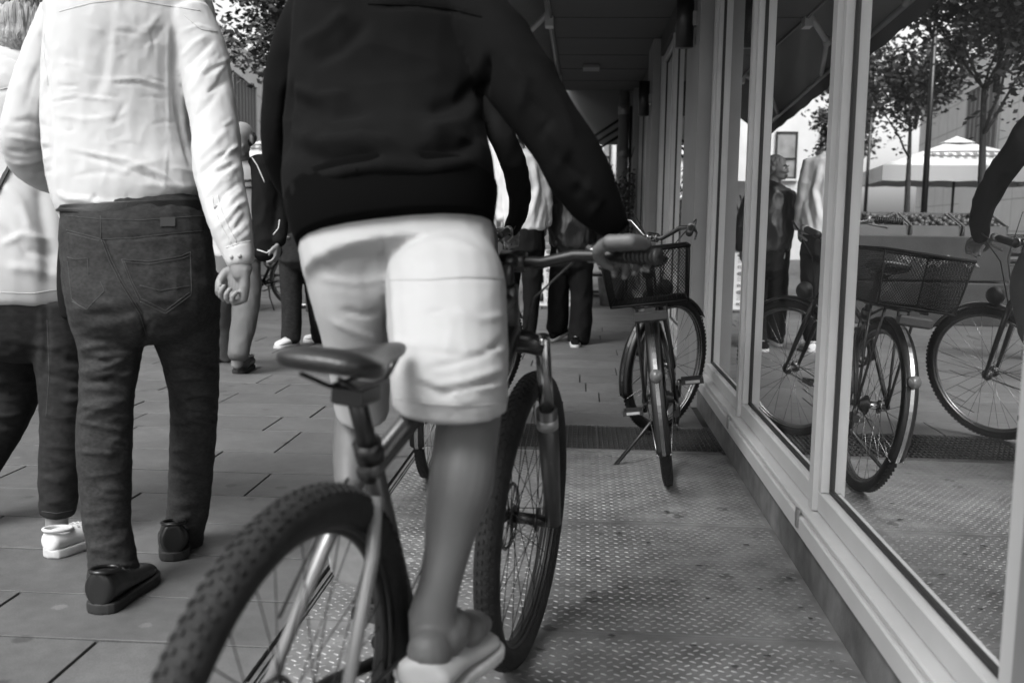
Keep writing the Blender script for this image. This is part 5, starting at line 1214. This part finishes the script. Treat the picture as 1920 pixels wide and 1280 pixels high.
# person in black jeans with one white sneaker showing
f6 = G(535,652); Y6 = f6.y+.1
p6 = person((f6.x+.1,Y6,0), 'person in black jeans and white sneakers standing left of the white shorts, body hidden')
clothed(p6, [('sweater',M_blackcloth,[[(575,245,Y6,18,.8),(575,268,Y6,44,.7),(572,330,Y6,46,.7),(568,400,Y6,44,.75),(564,450,Y6,42,.8)],[(538,280,Y6,17,.9),(532,350,Y6,16,.9),(536,420,Y6-.1,13,.9)],[(612,280,Y6,17,.9),(618,350,Y6,16,.9),(612,420,Y6-.1,13,.9)]],.006),
 ('jeans',M_denim2,[[(564,440,Y6,42,.85),(564,490,Y6,40,.9)],[(546,470,Y6,24,1),(546,540,Y6,20,1),(547,600,Y6,18,1),(545,636,Y6,18,1)],[(585,470,Y6,24,1),(592,540,Y6+.1,20,1),(598,600,Y6+.2,17,1),(600,634,Y6+.3,16,1)]],.005)],
 [[(575,255,Y6,13,1),(574,230,Y6,13,1)],[(545,625,Y6,10,1),(545,645,Y6,10,1)],[(600,625,Y6+.3,10,1),(600,640,Y6+.3,10,1)]],
 W(574,212,Y6),R(60),M_dhair,'short',0,.95,hands=((W(536,420,Y6-.1),Vector((0,-.3,-1)),Vector((1,0,0)),dict(s=.95,curl=.4,right=False)),(W(612,420,Y6-.1),Vector((0,-.3,-1)),Vector((-1,0,0)),dict(s=.95,curl=.4,right=True))))
shoe(p6,f6+Vector((.05,.17,0)),f6+Vector((-.05,-.08,0)),M_sneak,M_wsole,.095,.05); a = W(602,645,Y6+.3); a.z = 0; shoe(p6,a+Vector((.1,0,0)),a+Vector((-.15,0,0)),M_sneak,M_wsole,.095,.05)
# boy in pale sweater
f7 = G(990,648); Y7 = f7.y+.05
p7 = person((f7.x,Y7,0), 'boy in pale sweater and black trousers walking away, looking back over his left shoulder')
r7 = clothed(p7, [('sweater',M_sweat,[[(985,282,Y7,14,.8),(983,296,Y7,40,.7),(984,340,Y7,42,.68),(984,390,Y7,42,.7),(984,428,Y7,40,.75)],[(1012,300,Y7,16,.95),(1022,345,Y7,13,.95),(1024,385,Y7+.03,12,.95),(1024,420,Y7+.06,10,.95)],[(952,300,Y7,16,.95),(942,345,Y7,13,.95),(936,380,Y7,13,.95),(942,412,Y7-.03,10,.95)]],.007),
 ('trousers',M_blackcloth,[[(983,430,Y7,37,.8),(984,470,Y7,38,.85)],[(1000,450,Y7,22,1),(998,520,Y7,19,1),(996,575,Y7,15,1),(992,624,Y7,12,1)],[(966,450,Y7,22,1),(956,520,Y7+.15,19,1),(950,575,Y7+.3,15,1),(948,612,Y7+.45,12,1)]],.006)],
 [[(978,292,Y7,12,1),(972,272,Y7-.01,12,1),(970,262,Y7-.01,12,1)],[(992,610,Y7,7,1),(992,640,Y7,7,1)],[(948,600,Y7+.45,7,1),(948,625,Y7+.45,7,1)]],
 W(964,256,Y7-.03),R(112),M_dhair,'short',-.05,.95,hands=((W(1023,422,Y7+.06),Vector((0,0,-1)),Vector((-1,0,0)),dict(s=.9,curl=.5,right=True)),(W(942,414,Y7-.03),Vector((0,0,-1)),Vector((1,0,0)),dict(s=.9,curl=.5,right=False))))
creases(r7[0],[([(1000,300),(1010,350),(995,410)],5,.014),([(990,300),(1000,350),(985,400)],5,-.012),([(970,330),(985,380),(975,420)],5,.010),([(1010,320),(1018,370),(1005,425)],4,-.012),([(955,300),(965,340),(960,380)],5,-.01)])
shoe(p7,f7+Vector((0,-.02,0)),f7+Vector((.02,.25,0)),M_sneak,M_wsole,.085,.046); a = G(950,632); shoe(p7,a,a+Vector((0,.25,0)),M_sneak,M_wsole,.085,.046)
# girl in black jacket
f8 = G(1050,638); Y8 = f8.y-.15
p8 = person((W(1068,640,Y8).x,Y8,0), 'blonde girl in black leather jacket and wide black trousers striding away, head turned left')
r8 = clothed(p8, [('jacket',M_leather,[[(1070,338,Y8,13,.8),(1072,352,Y8,38,.72),(1074,390,Y8,42,.75),(1074,430,Y8,44,.8),(1072,462,Y8,42,.8)],[(1105,360,Y8,16,.95),(1118,400,Y8,15,.95),(1122,435,Y8+.04,12,.95),(1118,462,Y8+.08,10,.95)],[(1044,360,Y8,16,.95),(1038,400,Y8,15,.95),(1040,435,Y8-.03,12,.95),(1046,458,Y8-.08,10,.95)]],.009),
 ('trousers',M_blackcloth,[[(1072,455,Y8,40,.8),(1072,500,Y8,40,.85)],[(1090,480,Y8,23,1.1),(1090,540,Y8-.03,21,1.1),(1089,600,Y8-.06,21,1.1),(1084,640,Y8-.08,20,1.1)],[(1054,480,Y8,22,1.1),(1048,540,Y8+.05,19,1.1),(1046,590,Y8+.1,20,1.1),(1044,616,Y8+.14,19,1.1)]],.007)],
 [[(1069,345,Y8,11,1),(1067,326,Y8,11,1)],[(1080,630,Y8-.08,7,1),(1080,645,Y8-.08,7,1)],[(1045,610,Y8+.14,7,1),(1045,628,Y8+.14,7,1)]],
 W(1066,312,Y8-.01),R(125),M_bhair,'tied',0,.93,hands=((W(1118,464,Y8+.08),Vector((0,0,-1)),Vector((-1,0,0)),dict(s=.85,curl=.5,right=True)),(W(1046,460,Y8-.08),Vector((0,0,-1)),Vector((1,0,0)),dict(s=.85,curl=.5,right=False))))
a = G(1078,652); shoe(p8,a,a+Vector((.0,.24,0)),M_blackcloth,M_wsole,.085,.044)
a = G(1030,640); sh8 = shoe(p8,a+Vector((.02,0,.0)),a+Vector((.16,.2,.06)),M_blackcloth,M_wsole,.085,.044)

# ---------------------------------------------------------------- litter on the floor
rg = random.Random(8)
spots = [(1148,1192),(1180,958),(1216,1018),(1310,1060),(1325,1122),(1345,905),(1265,1090),(1400,1022),(1425,1105),(1160,1000),(1250,960),(1500,1140),(1520,1160),(1440,1230),(1380,1250),(1225,930),(1300,1210),(1560,1240),(1110,1110),(1480,1085)]
for k,(x_,y_) in enumerate(spots):
    c = G(x_,y_,.004); m = MB(); n = 7; a0 = rg.uniform(0,6.28); L_ = rg.uniform(.005,.013)
    m.add([c+Vector((math.cos(a0+i*6.283/n)*L_*rg.uniform(.5,1.5),math.sin(a0+i*6.283/n)*L_*rg.uniform(.35,.9),.001+.003*rg.random())) for i in range(n)]+[c+Vector((0,0,.003))],[(i,(i+1)%n,n) for i in range(n)])
    o = m.build('leaf_scrap', mat('dry_leaf_dark',.03,.9)); tag(o,'small dark dry leaf scrap lying on the tread plates','leaf scrap','leaf scraps on the tread plates')
